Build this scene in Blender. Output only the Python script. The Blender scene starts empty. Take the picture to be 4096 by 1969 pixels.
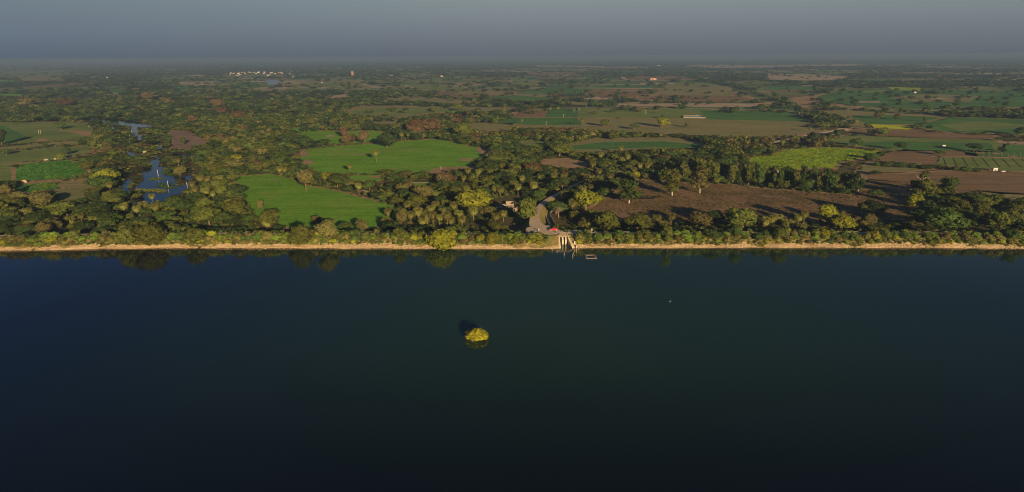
import bpy, math, random
import numpy as np
from mathutils import Vector, Matrix

# ------------------------------------------------------------------ camera, sky, sun, exposure
SC = bpy.context.scene
COL = SC.collection
H_CAM, F_PX = 107.0, 2730.0
PITCH, ROLL = math.radians(15.53), math.radians(0.36)
fw = np.array([0, math.cos(PITCH), -math.sin(PITCH)])
r0 = np.array([1.0, 0, 0]); u0 = np.array([0, math.sin(PITCH), math.cos(PITCH)])
RT = math.cos(ROLL) * r0 - math.sin(ROLL) * u0
UP = math.sin(ROLL) * r0 + math.cos(ROLL) * u0
cam = bpy.data.cameras.new('camera'); camo = bpy.data.objects.new('camera', cam); COL.objects.link(camo)
cam.sensor_width = 36; cam.lens = F_PX / 4096 * 36; cam.clip_start = 0.5; cam.clip_end = 120000
M3 = Matrix(((RT[0], UP[0], -fw[0]), (RT[1], UP[1], -fw[1]), (RT[2], UP[2], -fw[2])))
camo.matrix_world = Matrix.Translation((0, 0, H_CAM)) @ M3.to_4x4()
SC.camera = camo
SUN_AZ, SUN_EL = math.radians(19.4), math.radians(10.8)      # the sun stands behind the camera, to its right
sdir = Vector((math.sin(SUN_AZ) * math.cos(SUN_EL), -math.cos(SUN_AZ) * math.cos(SUN_EL), math.sin(SUN_EL)))
SKY_VEIL = 0.79
w = bpy.data.worlds.new('World'); SC.world = w; w.use_nodes = True
nt = w.node_tree; bg = nt.nodes['Background']
sky = nt.nodes.new('ShaderNodeTexSky'); sky.sky_type = 'NISHITA'; sky.sun_disc = False
sky.sun_elevation = SUN_EL; sky.sun_rotation = math.atan2(sdir.x, sdir.y)
sky.altitude = 200; sky.air_density = 1.0; sky.dust_density = 1.5; sky.ozone_density = 2.5
# dusty evening air: the lowest part of the sky is a grey-blue veil over the clear sky, bluer towards the west
def _n(t, **k):
    n = nt.nodes.new(t)
    for a, b in k.items(): setattr(n, a, b)
    return n
tc = _n('ShaderNodeTexCoord'); sx = _n('ShaderNodeSeparateXYZ'); nt.links.new(tc.outputs['Generated'], sx.inputs[0])
def ramp(stops):
    r = _n('ShaderNodeValToRGB'); el = r.color_ramp.elements
    while len(el) < len(stops): el.new(.5)
    for e, (p, c) in zip(el, stops): e.position = p; e.color = (*c, 1)
    nt.links.new(sx.outputs['Z'], r.inputs[0]); return r.outputs[0]
SKY_E = [(0, (.112, .133, .160)), (.03, (.158, .182, .208)), (.085, (.238, .280, .292)), (.16, (.060, .118, .200)), (.28, (.010, .038, .105)), (.55, (.002, .013, .062)), (.9, (.02, .04, .07))]
SKY_W = [(0, (.094, .124, .168)), (.03, (.128, .165, .215)), (.085, (.165, .215, .250)), (.16, (.034, .105, .245)), (.28, (.008, .046, .165)), (.55, (.003, .022, .10)), (.9, (.01, .035, .08))]
mx = _n('ShaderNodeMix', data_type='RGBA'); mr = _n('ShaderNodeMapRange'); nt.links.new(sx.outputs['X'], mr.inputs[0]); mr.inputs[1].default_value = -.62; mr.inputs[2].default_value = .0
nt.links.new(mr.outputs[0], mx.inputs[0]); nt.links.new(ramp(SKY_W), mx.inputs[6]); nt.links.new(ramp(SKY_E), mx.inputs[7])
SKY_S = 0.06
sc_ = _n('ShaderNodeVectorMath', operation='SCALE'); nt.links.new(mx.outputs[2], sc_.inputs[0]); sc_.inputs['Scale'].default_value = SKY_VEIL / SKY_S
fac = _n('ShaderNodeMapRange'); nt.links.new(sx.outputs['Z'], fac.inputs[0]); fac.inputs[1].default_value = .3; fac.inputs[2].default_value = .9; fac.inputs[3].default_value = .97; fac.inputs[4].default_value = .75
mz = _n('ShaderNodeMix', data_type='RGBA'); nt.links.new(fac.outputs[0], mz.inputs[0]); nt.links.new(sky.outputs[0], mz.inputs[6]); nt.links.new(sc_.outputs[0], mz.inputs[7])
nt.links.new(mz.outputs[2], bg.inputs[0]); bg.inputs[1].default_value = SKY_S
sl = bpy.data.lights.new('sun', 'SUN'); so = bpy.data.objects.new('sun', sl); COL.objects.link(so)
sl.energy = 5.0; sl.angle = math.radians(0.5); sl.color = (1.0, 0.77, 0.46)
so.rotation_euler = (-sdir).to_track_quat('-Z', 'Y').to_euler()
SC.view_settings.view_transform = 'Standard'; SC.view_settings.look = 'None'
SC.view_settings.exposure = 0.43; SC.view_settings.gamma = 1
HAZE_DENSITY = 1.4e-4
SC.render.filter_size = 1.05; SC.cycles.pixel_filter_type = 'BLACKMAN_HARRIS'; SC.cycles.filter_width = 1.05
SC.render.engine = 'CYCLES'
cy = SC.cycles; cy.max_bounces = 5; cy.diffuse_bounces = 2; cy.glossy_bounces = 2; cy.transmission_bounces = 2
cy.volume_bounces = 0; cy.transparent_max_bounces = 8; cy.use_denoising = True; cy.caustics_reflective = False; cy.caustics_refractive = False

RNG = np.random.default_rng(11); random.seed(5)
K = 1024 / 2535.0
REG = {f'T{i}': (1024 * i, 150) for i in range(4)}; REG.update({f'B{i}': (1024 * i, 600) for i in range(4)})
REG['S'] = (2050, 840)
def px(reg, x, y):
    k = 400 / 2251.0 if reg == 'S' else K
    return REG[reg][0] + x * k, REG[reg][1] + y * k
LAND = -1.0
def ray(X, Y): return fw * F_PX + RT * (X - 2048) + UP * (984.5 - Y)
def W(X, Y, z=LAND):
    """where the line of sight through a photo pixel meets the level z"""
    d = ray(X, Y); t = (z - H_CAM) / d[2]
    return float(d[0] * t), float(d[1] * t)
def proj(x, y, z):
    x, y, z = np.asarray(x, float), np.asarray(y, float), np.asarray(z, float) - H_CAM
    c = x * fw[0] + y * fw[1] + z * fw[2]
    a = x * RT[0] + y * RT[1] + z * RT[2]; b = x * UP[0] + y * UP[1] + z * UP[2]
    return 2048 + a / c * F_PX, 984.5 - b / c * F_PX, c
def PW(reg, x, y, z=LAND): return W(*px(reg, x, y), z)

# ------------------------------------------------------------------ materials
def newmat(name):
    m = bpy.data.materials.new(name); m.use_nodes = True
    t = m.node_tree; b = t.nodes['Principled BSDF']; b.inputs['Specular IOR Level'].default_value = 0.15
    return m, t, b
def N(t, typ, **kw):
    n = t.nodes.new(typ)
    for k, v in kw.items(): setattr(n, k, v)
    return n
def noise_mix(t, stops, scale, detail=6, rough=.6, vec=None, stretch=None):
    g = N(t, 'ShaderNodeNewGeometry'); v = g.outputs['Position']
    if stretch:
        mp = N(t, 'ShaderNodeMapping'); mp.inputs['Scale'].default_value = stretch
        t.links.new(v, mp.inputs[0]); v = mp.outputs[0]
    n = N(t, 'ShaderNodeTexNoise'); n.inputs['Scale'].default_value = scale
    n.inputs['Detail'].default_value = detail; n.inputs['Roughness'].default_value = rough
    t.links.new(v, n.inputs[0])
    r = N(t, 'ShaderNodeValToRGB'); el = r.color_ramp.elements
    while len(el) < len(stops): el.new(.5)
    for e, (p, c) in zip(el, stops): e.position = p; e.color = (*c, 1)
    t.links.new(n.outputs[0], r.inputs[0])
    return r.outputs[0], n.outputs[0]
def ground_mat(name, stops, scale, bump=.4, fine=None, stretch=None, bscale=1.2, bdist=.3, rows=None):
    m, t, b = newmat(name)
    c, n = noise_mix(t, stops, scale, 8, .65, stretch=stretch)
    if fine:
        c2, _ = noise_mix(t, [(.35, (fine[0],) * 3), (.65, (fine[1],) * 3)], fine[2], 4, .6)
        mx = N(t, 'ShaderNodeMix', data_type='RGBA', blend_type='MULTIPLY'); mx.inputs[0].default_value = 1
        t.links.new(c, mx.inputs[6]); t.links.new(c2, mx.inputs[7]); c = mx.outputs[2]
    if rows:
        c2, _ = noise_mix(t, [(.35, (rows[0],) * 3), (.65, (rows[1],) * 3)], 1.0, 3, .5, stretch=(.012, .22, 1))
        mx = N(t, 'ShaderNodeMix', data_type='RGBA', blend_type='MULTIPLY'); mx.inputs[0].default_value = 1
        t.links.new(c, mx.inputs[6]); t.links.new(c2, mx.inputs[7]); c = mx.outputs[2]
    t.links.new(c, b.inputs['Base Color']); b.inputs['Roughness'].default_value = .95
    b.inputs['Specular IOR Level'].default_value = 0
    if bump:
        _, nn = noise_mix(t, [(0, (0, 0, 0)), (1, (1, 1, 1))], bscale, 5, .6)
        bp = N(t, 'ShaderNodeBump'); bp.inputs['Strength'].default_value = bump; bp.inputs['Distance'].default_value = bdist
        t.links.new(nn, bp.inputs['Height']); t.links.new(bp.outputs[0], b.inputs['Normal'])
    return m
def plain(name, col, rough=.8, var=.15, scale=2.0, metal=0, spec=.3):
    m, t, b = newmat(name)
    lo = tuple(c * (1 - var) for c in col); hi = tuple(min(1, c * (1 + var)) for c in col)
    c, _ = noise_mix(t, [(.3, lo), (.7, hi)], scale, 4)
    t.links.new(c, b.inputs['Base Color']); b.inputs['Roughness'].default_value = rough
    b.inputs['Metallic'].default_value = metal; b.inputs['Specular IOR Level'].default_value = spec
    return m
GK = 1.0
def g(r, gg, b): return (r * GK, gg * GK, b * GK)
MAT = {}
MAT['ground'] = ground_mat('scrub_ground', [(.3, g(.09, .075, .032)), (.5, g(.17, .125, .06)), (.62, g(.13, .14, .05)), (.8, g(.34, .235, .13))], .02, .6, (.75, 1.2, .6))
MAT['green'] = ground_mat('young_wheat', [(.28, g(.16, .33, .030)), (.5, g(.21, .42, .040)), (.66, g(.27, .42, .055)), (.76, g(.40, .34, .13))], .022, .5, (.85, 1.12, .35), bscale=.9, bdist=.25, rows=(.86, 1.12))
MAT['green2'] = ground_mat('dull_crop', [(.3, g(.17, .23, .065)), (.52, g(.24, .30, .085)), (.72, g(.36, .32, .14))], .012, .4, (.85, 1.1, .3), rows=(.86, 1.14))
MAT['deep'] = ground_mat('deep_crop', [(.3, g(.085, .19, .06)), (.6, g(.13, .27, .07)), (.8, g(.24, .31, .11))], .012, .4, (.85, 1.1, .3), rows=(.86, 1.12))
MAT['olive'] = ground_mat('thin_crop', [(.3, g(.27, .265, .10)), (.55, g(.34, .30, .13)), (.75, g(.42, .31, .17))], .01, .4, (.85, 1.1, .3), rows=(.86, 1.14))
MAT['lime'] = ground_mat('mustard_in_leaf', [(.3, g(.26, .38, .03)), (.5, g(.38, .50, .035)), (.62, g(.48, .56, .04)), (.8, g(.20, .32, .04))], .035, 1.0, (.7, 1.25, .25), bscale=.5, bdist=.8)
MAT['mustard'] = ground_mat('mustard_in_flower', [(.3, g(.62, .64, .03)), (.7, g(.75, .74, .04))], .03, .5, (.85, 1.1, .3))
MAT['crop'] = ground_mat('tall_crop', [(.3, g(.07, .20, .03)), (.5, g(.12, .30, .04)), (.7, g(.22, .33, .06))], .03, 1.0, (.65, 1.3, .35), bscale=.45, bdist=1.0)
MAT['soil'] = ground_mat('ploughed_soil', [(.3, g(.25, .16, .088)), (.6, g(.34, .22, .118)), (.8, g(.38, .30, .145))], .012, .5, (.85, 1.1, .3), rows=(.85, 1.14))
MAT['fallow'] = ground_mat('dry_fallow', [(.28, g(.15, .12, .04)), (.45, g(.30, .19, .09)), (.62, g(.38, .235, .135)), (.8, g(.22, .19, .065))], .03, .9, (.6, 1.25, .5), bscale=.8, bdist=.6)
MAT['mud'] = ground_mat('dried_mud', [(.35, g(.27, .18, .135)), (.6, g(.36, .25, .18)), (.72, g(.50, .36, .25))], .03, .3, (.85, 1.1, .4))
MAT['bog'] = ground_mat('wet_bog', [(.35, g(.06, .045, .025)), (.6, g(.13, .09, .05)), (.72, g(.17, .13, .06))], .05, .3, (.7, 1.2, .4))
MAT['dirt'] = ground_mat('bare_dirt', [(.3, g(.34, .21, .11)), (.55, g(.52, .33, .18)), (.75, g(.38, .31, .13))], .06, .5, (.8, 1.15, .5))
MAT['tan'] = ground_mat('tan_bare_land', [(.3, g(.46, .33, .20)), (.6, g(.62, .45, .29)), (.8, g(.38, .28, .16))], .01, .3, (.8, 1.15, .1))
MAT['road'] = ground_mat('gravel_road', [(.3, g(.70, .51, .32)), (.6, g(.84, .62, .40))], .3, .2, (.9, 1.1, 2))
MAT['road2'] = ground_mat('packed_earth', [(.3, g(.66, .48, .30)), (.6, g(.78, .58, .38))], .2, .2, (.9, 1.1, 2))
MAT['beach'] = ground_mat('stone_pitching', [(.25, g(.32, .205, .10)), (.45, g(.56, .39, .215)), (.65, g(.68, .49, .28)), (.85, g(.42, .275, .135))], .35, 1.0, (.5, 1.35, 1.6), (0.35, 1, 1), 1.1, .5)
MAT['slope'] = ground_mat('grassy_slope', [(.3, g(.28, .19, .08)), (.5, g(.30, .235, .08)), (.65, g(.17, .18, .05)), (.85, g(.38, .26, .13))], .15, .8, (.7, 1.2, 1))
MAT['concrete'] = plain('old_concrete', (.34, .27, .19), .9, .25, .8)
MAT['oldwall'] = plain('stained_concrete', (.24, .19, .14), .9, .25, .5)
MAT['pale'] = plain('pale_plaster', (.62, .52, .36), .9, .15, 1.2)
MAT['white'] = plain('whitewash', (.70, .65, .57), .8, .08, 1)
MAT['cream'] = plain('cream_wall', (.50, .40, .29), .9, .12, .5)
MAT['brick'] = plain('red_brick', (.36, .17, .11), .9, .2, .6)
MAT['pink'] = plain('pink_plaster', (.62, .34, .24), .9, .15, .8)
MAT['darkgap'] = plain('dark_opening', (.015, .013, .012), .9, .1)
MAT['thatch'] = plain('straw', (.52, .38, .16), .95, .2, 3)
MAT['metal'] = plain('galvanised_steel', (.45, .43, .38), .5, .1, 3, .5)
MAT['red'] = plain('red_paint', (.55, .02, .025), .35, .05, 2, 0, .5)
MAT['glass'] = plain('dark_glass', (.02, .025, .03), .1, .05, 2, 0, .6)
MAT['rubber'] = plain('black_rubber', (.02, .02, .02), .8, .1)
MAT['hub'] = plain('white_hub', (.75, .72, .66), .5, .05)
MAT['wood'] = plain('weathered_wood', (.33, .22, .15), .9, .2, 2)
MAT['skin'] = plain('skin', (.28, .16, .10), .7, .05)
MAT['hair'] = plain('black_hair', (.015, .012, .01), .7, .05)
MAT['cloth_white'] = plain('white_cotton', (.80, .77, .70), .9, .04)
MAT['cloth_dark'] = plain('dark_cloth', (.03, .035, .05), .9, .1)
MAT['hide'] = plain('pale_hide', (.62, .55, .46), .9, .12)
MAT['hide_dark'] = plain('black_hide', (.04, .035, .03), .9, .15)
MAT['bark'] = plain('bark', (.20, .13, .075), .95, .25, 1.5)
MAT['palebark'] = plain('pale_bark', (.55, .46, .34), .9, .2, 1.0)
MAT['drybark'] = plain('dry_bark', (.30, .22, .15), .95, .2, 1.5)
MAT['stone'] = plain('loose_stone', (.46, .325, .18), .95, .3, 1)

def leafmat(name, col, attr=False):
    m = bpy.data.materials.new(name); m.use_nodes = True; t = m.node_tree
    for n in list(t.nodes):
        if n.type != 'OUTPUT_MATERIAL': t.nodes.remove(n)
    out = [n for n in t.nodes][0]
    hs = N(t, 'ShaderNodeHueSaturation')
    if attr:
        a = N(t, 'ShaderNodeAttribute'); a.attribute_name = 'tint'; t.links.new(a.outputs['Color'], hs.inputs['Color'])
    else:
        hs.inputs['Color'].default_value = (*col, 1)
        oi = N(t, 'ShaderNodeObjectInfo')
        mr = N(t, 'ShaderNodeMapRange'); mr.inputs[3].default_value = .72; mr.inputs[4].default_value = 1.25
        t.links.new(oi.outputs['Random'], mr.inputs[0])
        gp = N(t, 'ShaderNodeNewGeometry'); n = N(t, 'ShaderNodeTexNoise'); n.inputs['Scale'].default_value = .45
        t.links.new(gp.outputs['Position'], n.inputs[0])
        m2 = N(t, 'ShaderNodeMapRange'); m2.inputs[1].default_value = .3; m2.inputs[2].default_value = .7
        m2.inputs[3].default_value = .75; m2.inputs[4].default_value = 1.25
        t.links.new(n.outputs[0], m2.inputs[0])
        mu = N(t, 'ShaderNodeMath', operation='MULTIPLY')
        t.links.new(mr.outputs[0], mu.inputs[0]); t.links.new(m2.outputs[0], mu.inputs[1]); t.links.new(mu.outputs[0], hs.inputs['Value'])
        m3 = N(t, 'ShaderNodeMapRange'); m3.inputs[3].default_value = .485; m3.inputs[4].default_value = .515
        t.links.new(oi.outputs['Random'], m3.inputs[0]); t.links.new(m3.outputs[0], hs.inputs['Hue'])
    d = N(t, 'ShaderNodeBsdfDiffuse'); tr = N(t, 'ShaderNodeBsdfTranslucent'); mx = N(t, 'ShaderNodeMixShader')
    mx.inputs[0].default_value = .22
    t.links.new(hs.outputs[0], d.inputs[0]); t.links.new(hs.outputs[0], tr.inputs[0])
    t.links.new(d.outputs[0], mx.inputs[1]); t.links.new(tr.outputs[0], mx.inputs[2]); t.links.new(mx.outputs[0], out.inputs[0])
    return m
LEAF = {'olive': (.125, .138, .028), 'dark green': (.052, .078, .022), 'green': (.085, .125, .028),
        'yellow-green': (.26, .26, .026), 'reddish brown': (.150, .098, .048), 'khaki': (.175, .155, .050), 'bright green': (.15, .205, .032)}
LM = {k: leafmat('leaf_' + k.replace(' ', '_').replace('-', '_'), v) for k, v in LEAF.items()}
LMA = leafmat('leaf_mixed', None, True)
PALM_LEAF = leafmat('palm_leaf', (.21, .20, .05)); PALM_DRY = leafmat('palm_dry_leaf', (.30, .21, .08))

# ------------------------------------------------------------------ mesh helpers
def npmesh(name, V, F, mats, fm=None, tint=None, smooth=False):
    me = bpy.data.meshes.new(name); V = np.ascontiguousarray(V, dtype=np.float32).reshape(-1, 3); F = np.ascontiguousarray(F, dtype=np.int32)
    nf, k = F.shape
    me.vertices.add(len(V)); me.vertices.foreach_set('co', V.ravel())
    me.loops.add(nf * k); me.loops.foreach_set('vertex_index', F.ravel())
    me.polygons.add(nf); me.polygons.foreach_set('loop_start', np.arange(0, nf * k, k, dtype=np.int32))
    me.polygons.foreach_set('loop_total', np.full(nf, k, dtype=np.int32))
    if fm is not None: me.polygons.foreach_set('material_index', np.asarray(fm, dtype=np.int32))
    me.polygons.foreach_set('use_smooth', np.full(nf, smooth))
    for m in (mats if isinstance(mats, list) else [mats]): me.materials.append(m)
    if tint is not None:
        a = me.attributes.new('tint', 'FLOAT_COLOR', 'POINT'); c = np.ones((len(V), 4), np.float32); c[:, :3] = tint; a.data.foreach_set('color', c.ravel())
    me.update(calc_edges=True); return me
class MB:
    def __init__(s): s.v = []; s.f = []; s.m = []
    def add(s, vs, fs, mi=0):
        o = len(s.v); s.v += [tuple(map(float, v)) for v in vs]; s.f += [tuple(i + o for i in f) for f in fs]; s.m += [mi] * len(fs)
    def box(s, c, d, rz=0, mi=0, taper=1.0, rx=0):
        x, y, z = d[0] / 2, d[1] / 2, d[2] / 2; vs = []
        R = Matrix.Rotation(rz, 3, 'Z') @ Matrix.Rotation(rx, 3, 'X')
        for k in (-1, 1):
            q = taper if k > 0 else 1
            for a, b in ((-1, -1), (1, -1), (1, 1), (-1, 1)): vs.append(R @ Vector((a * x * q, b * y * q, k * z)) + Vector(c))
        s.add(vs, [(3, 2, 1, 0), (4, 5, 6, 7), (0, 1, 5, 4), (1, 2, 6, 5), (2, 3, 7, 6), (3, 0, 4, 7)], mi); return s
    def tube(s, pts, rad, n=8, mi=0, cap=True):
        pts = [Vector(p) for p in pts]; rad = rad if hasattr(rad, '__len__') else [rad] * len(pts); base = len(s.v); rings = []
        for i, p in enumerate(pts):
            d = (pts[min(i + 1, len(pts) - 1)] - pts[max(i - 1, 0)]).normalized()
            a = d.cross(Vector((0, 0, 1)) if abs(d.z) < .9 else Vector((1, 0, 0))).normalized(); b = d.cross(a)
            rings.append([p + (a * math.cos(t * 2 * math.pi / n) + b * math.sin(t * 2 * math.pi / n)) * rad[i] for t in range(n)])
        vs = [v for r in rings for v in r]; fs = []
        for i in range(len(pts) - 1):
            for t in range(n): fs.append((i * n + t, i * n + (t + 1) % n, (i + 1) * n + (t + 1) % n, (i + 1) * n + t))
        if cap: fs += [tuple(range(n))[::-1], tuple((len(pts) - 1) * n + t for t in range(n))]
        s.add(vs, fs, mi); return s
    def ball(s, c, r, n=10, m=7, mi=0):
        r = r if hasattr(r, '__len__') else (r, r, r); vs = []; fs = []
        for i in range(m + 1):
            a = math.pi * i / m
            for j in range(n):
                b = 2 * math.pi * j / n; vs.append((c[0] + r[0] * math.sin(a) * math.cos(b), c[1] + r[1] * math.sin(a) * math.sin(b), c[2] + r[2] * math.cos(a)))
        for i in range(m):
            for j in range(n): fs.append((i * n + j, (i + 1) * n + j, (i + 1) * n + (j + 1) % n, i * n + (j + 1) % n))
        s.add(vs, fs, mi); return s
    def mesh(s, name, mats, smooth=False):
        me = bpy.data.meshes.new(name); me.from_pydata(s.v, [], s.f)
        for m in (mats if isinstance(mats, list) else [mats]): me.materials.append(m)
        for p, mi in zip(me.polygons, s.m): p.material_index = mi; p.use_smooth = smooth
        me.validate(); me.update(); return me
    def build(s, name, mats, parent=None, loc=(0, 0, 0), rz=0, smooth=False):
        return link(name, s.mesh(name, mats, smooth), parent, loc, rz)
def link(name, me, parent=None, loc=(0, 0, 0), rz=0):
    o = bpy.data.objects.new(name, me); COL.objects.link(o); o.location = loc; o.rotation_euler = (0, 0, rz)
    if parent is not None: o.parent = parent
    return o
def tag(o, label, cat, group=None):
    o['label'] = label; o['category'] = cat
    if group: o['group'] = group
    return o
def thing(name, label, cat, loc, rz=0, group=None):
    o = link(name, None, None, loc, rz); o.empty_display_size = .2
    return tag(o, label, cat, group)
def struct(o, kind='structure'): o['kind'] = kind; return o
def copy_tree(o, parent=None):
    c = o.copy(); COL.objects.link(c)
    if parent is not None: c.parent = parent
    for ch in list(o.children): copy_tree(ch, c)
    return c

# ------------------------------------------------------------------ noise helper (world coordinates)
_G = RNG.random((256, 256))
def vnoise(x, y, s, oct=3):
    x = np.asarray(x, float) / s; y = np.asarray(y, float) / s; r = 0; a = 1; tot = 0
    for k in range(oct):
        xi = np.floor(x).astype(int); yi = np.floor(y).astype(int); fx = x - xi; fy = y - yi
        fx = fx * fx * (3 - 2 * fx); fy = fy * fy * (3 - 2 * fy)
        q = lambda i, j: _G[(xi + i) % 256, (yi + j) % 256]
        r = r + a * ((q(0, 0) * (1 - fx) + q(1, 0) * fx) * (1 - fy) + (q(0, 1) * (1 - fx) + q(1, 1) * fx) * fy)
        tot += a; a *= .5; x = x * 2.03 + 17.3; y = y * 2.03 + 5.1
    return r / tot

# ------------------------------------------------------------------ where nothing wooded grows (photo-pixel mask used only to decide land use)
MW, MH = 1024, 492
NOTREE = np.zeros((MH, MW), bool); WOOD = np.zeros((MH, MW), bool)
def raster(P, arr, val=True):
    P = np.array(P, float) / 4.0; x0, y0 = np.floor(P.min(0)).astype(int); x1, y1 = np.ceil(P.max(0)).astype(int)
    x0 = max(x0, 0); y0 = max(y0, 0); x1 = min(x1, MW - 1); y1 = min(y1, MH - 1)
    if x1 < x0 or y1 < y0: return
    gx, gy = np.meshgrid(np.arange(x0, x1 + 1) + .5, np.arange(y0, y1 + 1) + .5); ins = np.zeros(gx.shape, bool); n = len(P)
    for i in range(n):
        ax, ay = P[i]; bx, by = P[(i + 1) % n]
        c = ((ay > gy) != (by > gy)); 
        with np.errstate(divide='ignore', invalid='ignore'):
            ins ^= c & (gx < (bx - ax) * (gy - ay) / (by - ay) + ax)
    sub = arr[y0:y1 + 1, x0:x1 + 1]; sub[ins] = val
def at(arr, X, Y):
    xi = np.clip((np.asarray(X) / 4).astype(int), 0, MW - 1); yi = np.clip((np.asarray(Y) / 4).astype(int), 0, MH - 1)
    return arr[yi, xi]

# ------------------------------------------------------------------ shore line and embankment
SH = [(-900, 1008), (-300, 1006), (40, 1004), (141, 1002), (283, 998), (606, 993.5), (1024, 994), (1428, 994), (2048, 996), (2150, 995.5), (2330, 992.4), (2654, 992), (3072, 991), (3476, 992), (3880, 992.5), (4096, 996), (4500, 998)]
shp = np.array([W(X, Y, 0) for X, Y in SH])
shp = np.vstack([[-6000, shp[0, 1] - 8], [-1200, shp[0, 1] - 3], shp, [1200, shp[-1, 1] - 3], [6000, shp[-1, 1] - 10]])
def shore(x): return np.interp(x, shp[:, 0], shp[:, 1])
SXC = (2253 - 2048) / F_PX * 390            # middle of the sluice
XL, XRT, XRB = W(2240, 994, 0)[0], W(2272, 978, 0)[0], W(2291, 993, 0)[0]
REC = 10.2
DZ = [(-30, -6), (-1, -.35), (0, 0), (.8, .35), (1.8, .85), (3.0, 1.45), (4.2, 2.1), (6, 3.1), (8, 4.1), (REC, 5.05), (12, 5.1), (17.6, 5.1), (27, LAND), (34, LAND - .3)]
def zf(d): return np.interp(d, [a for a, b in DZ], [b for a, b in DZ])
def embankment():
    ds = np.array([-30, -6, -1, 0, .5, 1, 1.6, 2.3, 3, 3.7, 4.5, 5.5, 6.5, 8, REC - .05, REC + .05, 12, 14, 17.6, 20, 23, 27, 34])
    xs = np.concatenate([np.linspace(-6000, -420, 30), np.arange(-400, 20, 1.5), np.arange(20, 45, .25), np.arange(45, 401, 1.5), np.linspace(420, 6000, 30)])
    X = np.repeat(xs, len(ds)).reshape(len(xs), len(ds)); D = np.tile(ds, (len(xs), 1)); ys = shore(xs)[:, None]
    wob = (vnoise(X, 0 * X, 16, 4) - .5) * 3.6 * np.exp(-((D - 1.5) / 4) ** 2)
    Z = zf(D); amp = np.where((D > .2) & (D < 11), .5, 0) + np.where(D > 18, .5, 0)
    Z = Z + (vnoise(X * 1.0, D * 2.2, 2.2, 3) - .5) * amp + (vnoise(X, D, 14, 2) - .5) * amp * 1.2
    rec = np.where((xs > XL) & (xs < XRT), REC, np.where((xs >= XRT) & (xs < XRB), REC * (XRB - xs) / (XRB - XRT), -99))[:, None]
    Z = np.where(D < rec, -2.5, Z)
    V = np.stack([X, ys + D + wob, Z], -1); n, m = len(xs), len(ds)
    i, j = np.meshgrid(np.arange(n - 1), np.arange(m - 1), indexing='ij')
    F = np.stack([i * m + j, (i + 1) * m + j, (i + 1) * m + j + 1, i * m + j + 1], -1).reshape(-1, 4)
    dm = (ds[:-1] + ds[1:]) / 2
    lim = 3.2 + (vnoise(xs[:-1], xs[:-1] * 0, 9, 3) - .5) * 6
    fm = np.where(dm[None, :] < lim[:, None], 0, 1).reshape(-1)
    me = npmesh('embankment', V, F, [MAT['beach'], MAT['slope']], fm)
    struct(link('embankment', me))
    # the road along the crest
    R = []; xr = np.concatenate([np.linspace(-6000, -420, 12), np.arange(-400, 401, 4), np.linspace(420, 6000, 12)]); F = []
    for k, x in enumerate(xr):
        a = 13.0 + (vnoise(x, 3, 20) - .5) * .8; b = 16.6 + (vnoise(x, 9, 17) - .5) * .8
        R += [(x, shore(x) + a, 5.13), (x, shore(x) + b, 5.13)]
        if k: F.append((2 * k - 2, 2 * k, 2 * k + 1, 2 * k - 1))
    struct(link('embankment_road', npmesh('embankment_road', R, F, MAT['road'])))
embankment()

# lake
def lake_mat():
    m, t, b = newmat('lake_water'); b.inputs['Base Color'].default_value = (.016, .042, .036, 1); b.inputs['Roughness'].default_value = .06
    b.inputs['IOR'].default_value = 1.33; b.inputs['Specular IOR Level'].default_value = .5
    c, n = noise_mix(t, [(.35, (.016, .045, .023)), (.65, (.023, .055, .027))], .006, 3, .5)      # lighter green silt tone along the shore...
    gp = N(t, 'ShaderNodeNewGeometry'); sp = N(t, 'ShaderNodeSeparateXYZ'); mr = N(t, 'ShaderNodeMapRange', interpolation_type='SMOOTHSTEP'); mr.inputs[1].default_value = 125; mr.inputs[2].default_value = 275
    mxw = N(t, 'ShaderNodeMix', data_type='RGBA'); mxw.inputs[6].default_value = (.002, .005, .010, 1)             # ...fading darker nearer and sideways: vignette and sky reflection painted into the colour
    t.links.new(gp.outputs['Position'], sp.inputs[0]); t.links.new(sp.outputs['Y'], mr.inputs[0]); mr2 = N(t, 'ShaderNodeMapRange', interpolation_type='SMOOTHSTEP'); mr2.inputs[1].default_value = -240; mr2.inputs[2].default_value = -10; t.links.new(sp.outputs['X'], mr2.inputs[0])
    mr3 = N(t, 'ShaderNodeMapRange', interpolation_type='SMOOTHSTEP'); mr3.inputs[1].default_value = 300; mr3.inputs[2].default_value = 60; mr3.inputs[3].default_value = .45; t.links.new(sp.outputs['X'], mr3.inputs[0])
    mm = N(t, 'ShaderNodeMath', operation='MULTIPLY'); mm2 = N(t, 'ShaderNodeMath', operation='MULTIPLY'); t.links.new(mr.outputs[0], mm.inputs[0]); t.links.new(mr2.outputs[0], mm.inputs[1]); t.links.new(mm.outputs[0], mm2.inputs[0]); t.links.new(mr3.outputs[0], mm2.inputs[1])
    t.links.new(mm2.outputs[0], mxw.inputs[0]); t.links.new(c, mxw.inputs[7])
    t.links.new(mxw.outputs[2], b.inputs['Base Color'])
    _, n1 = noise_mix(t, [(0, (0,) * 3), (1, (1,) * 3)], 1.6, 3, .55)
    bp = N(t, 'ShaderNodeBump'); bp.inputs['Strength'].default_value = .10; bp.inputs['Distance'].default_value = .12
    t.links.new(n1, bp.inputs['Height']); t.links.new(bp.outputs[0], b.inputs['Normal'])
    return m
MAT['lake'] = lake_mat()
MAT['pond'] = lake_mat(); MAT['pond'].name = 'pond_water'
MAT['canalwater'] = plain('canal_water', (.012, .016, .018), .25, .2, 1)
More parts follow.
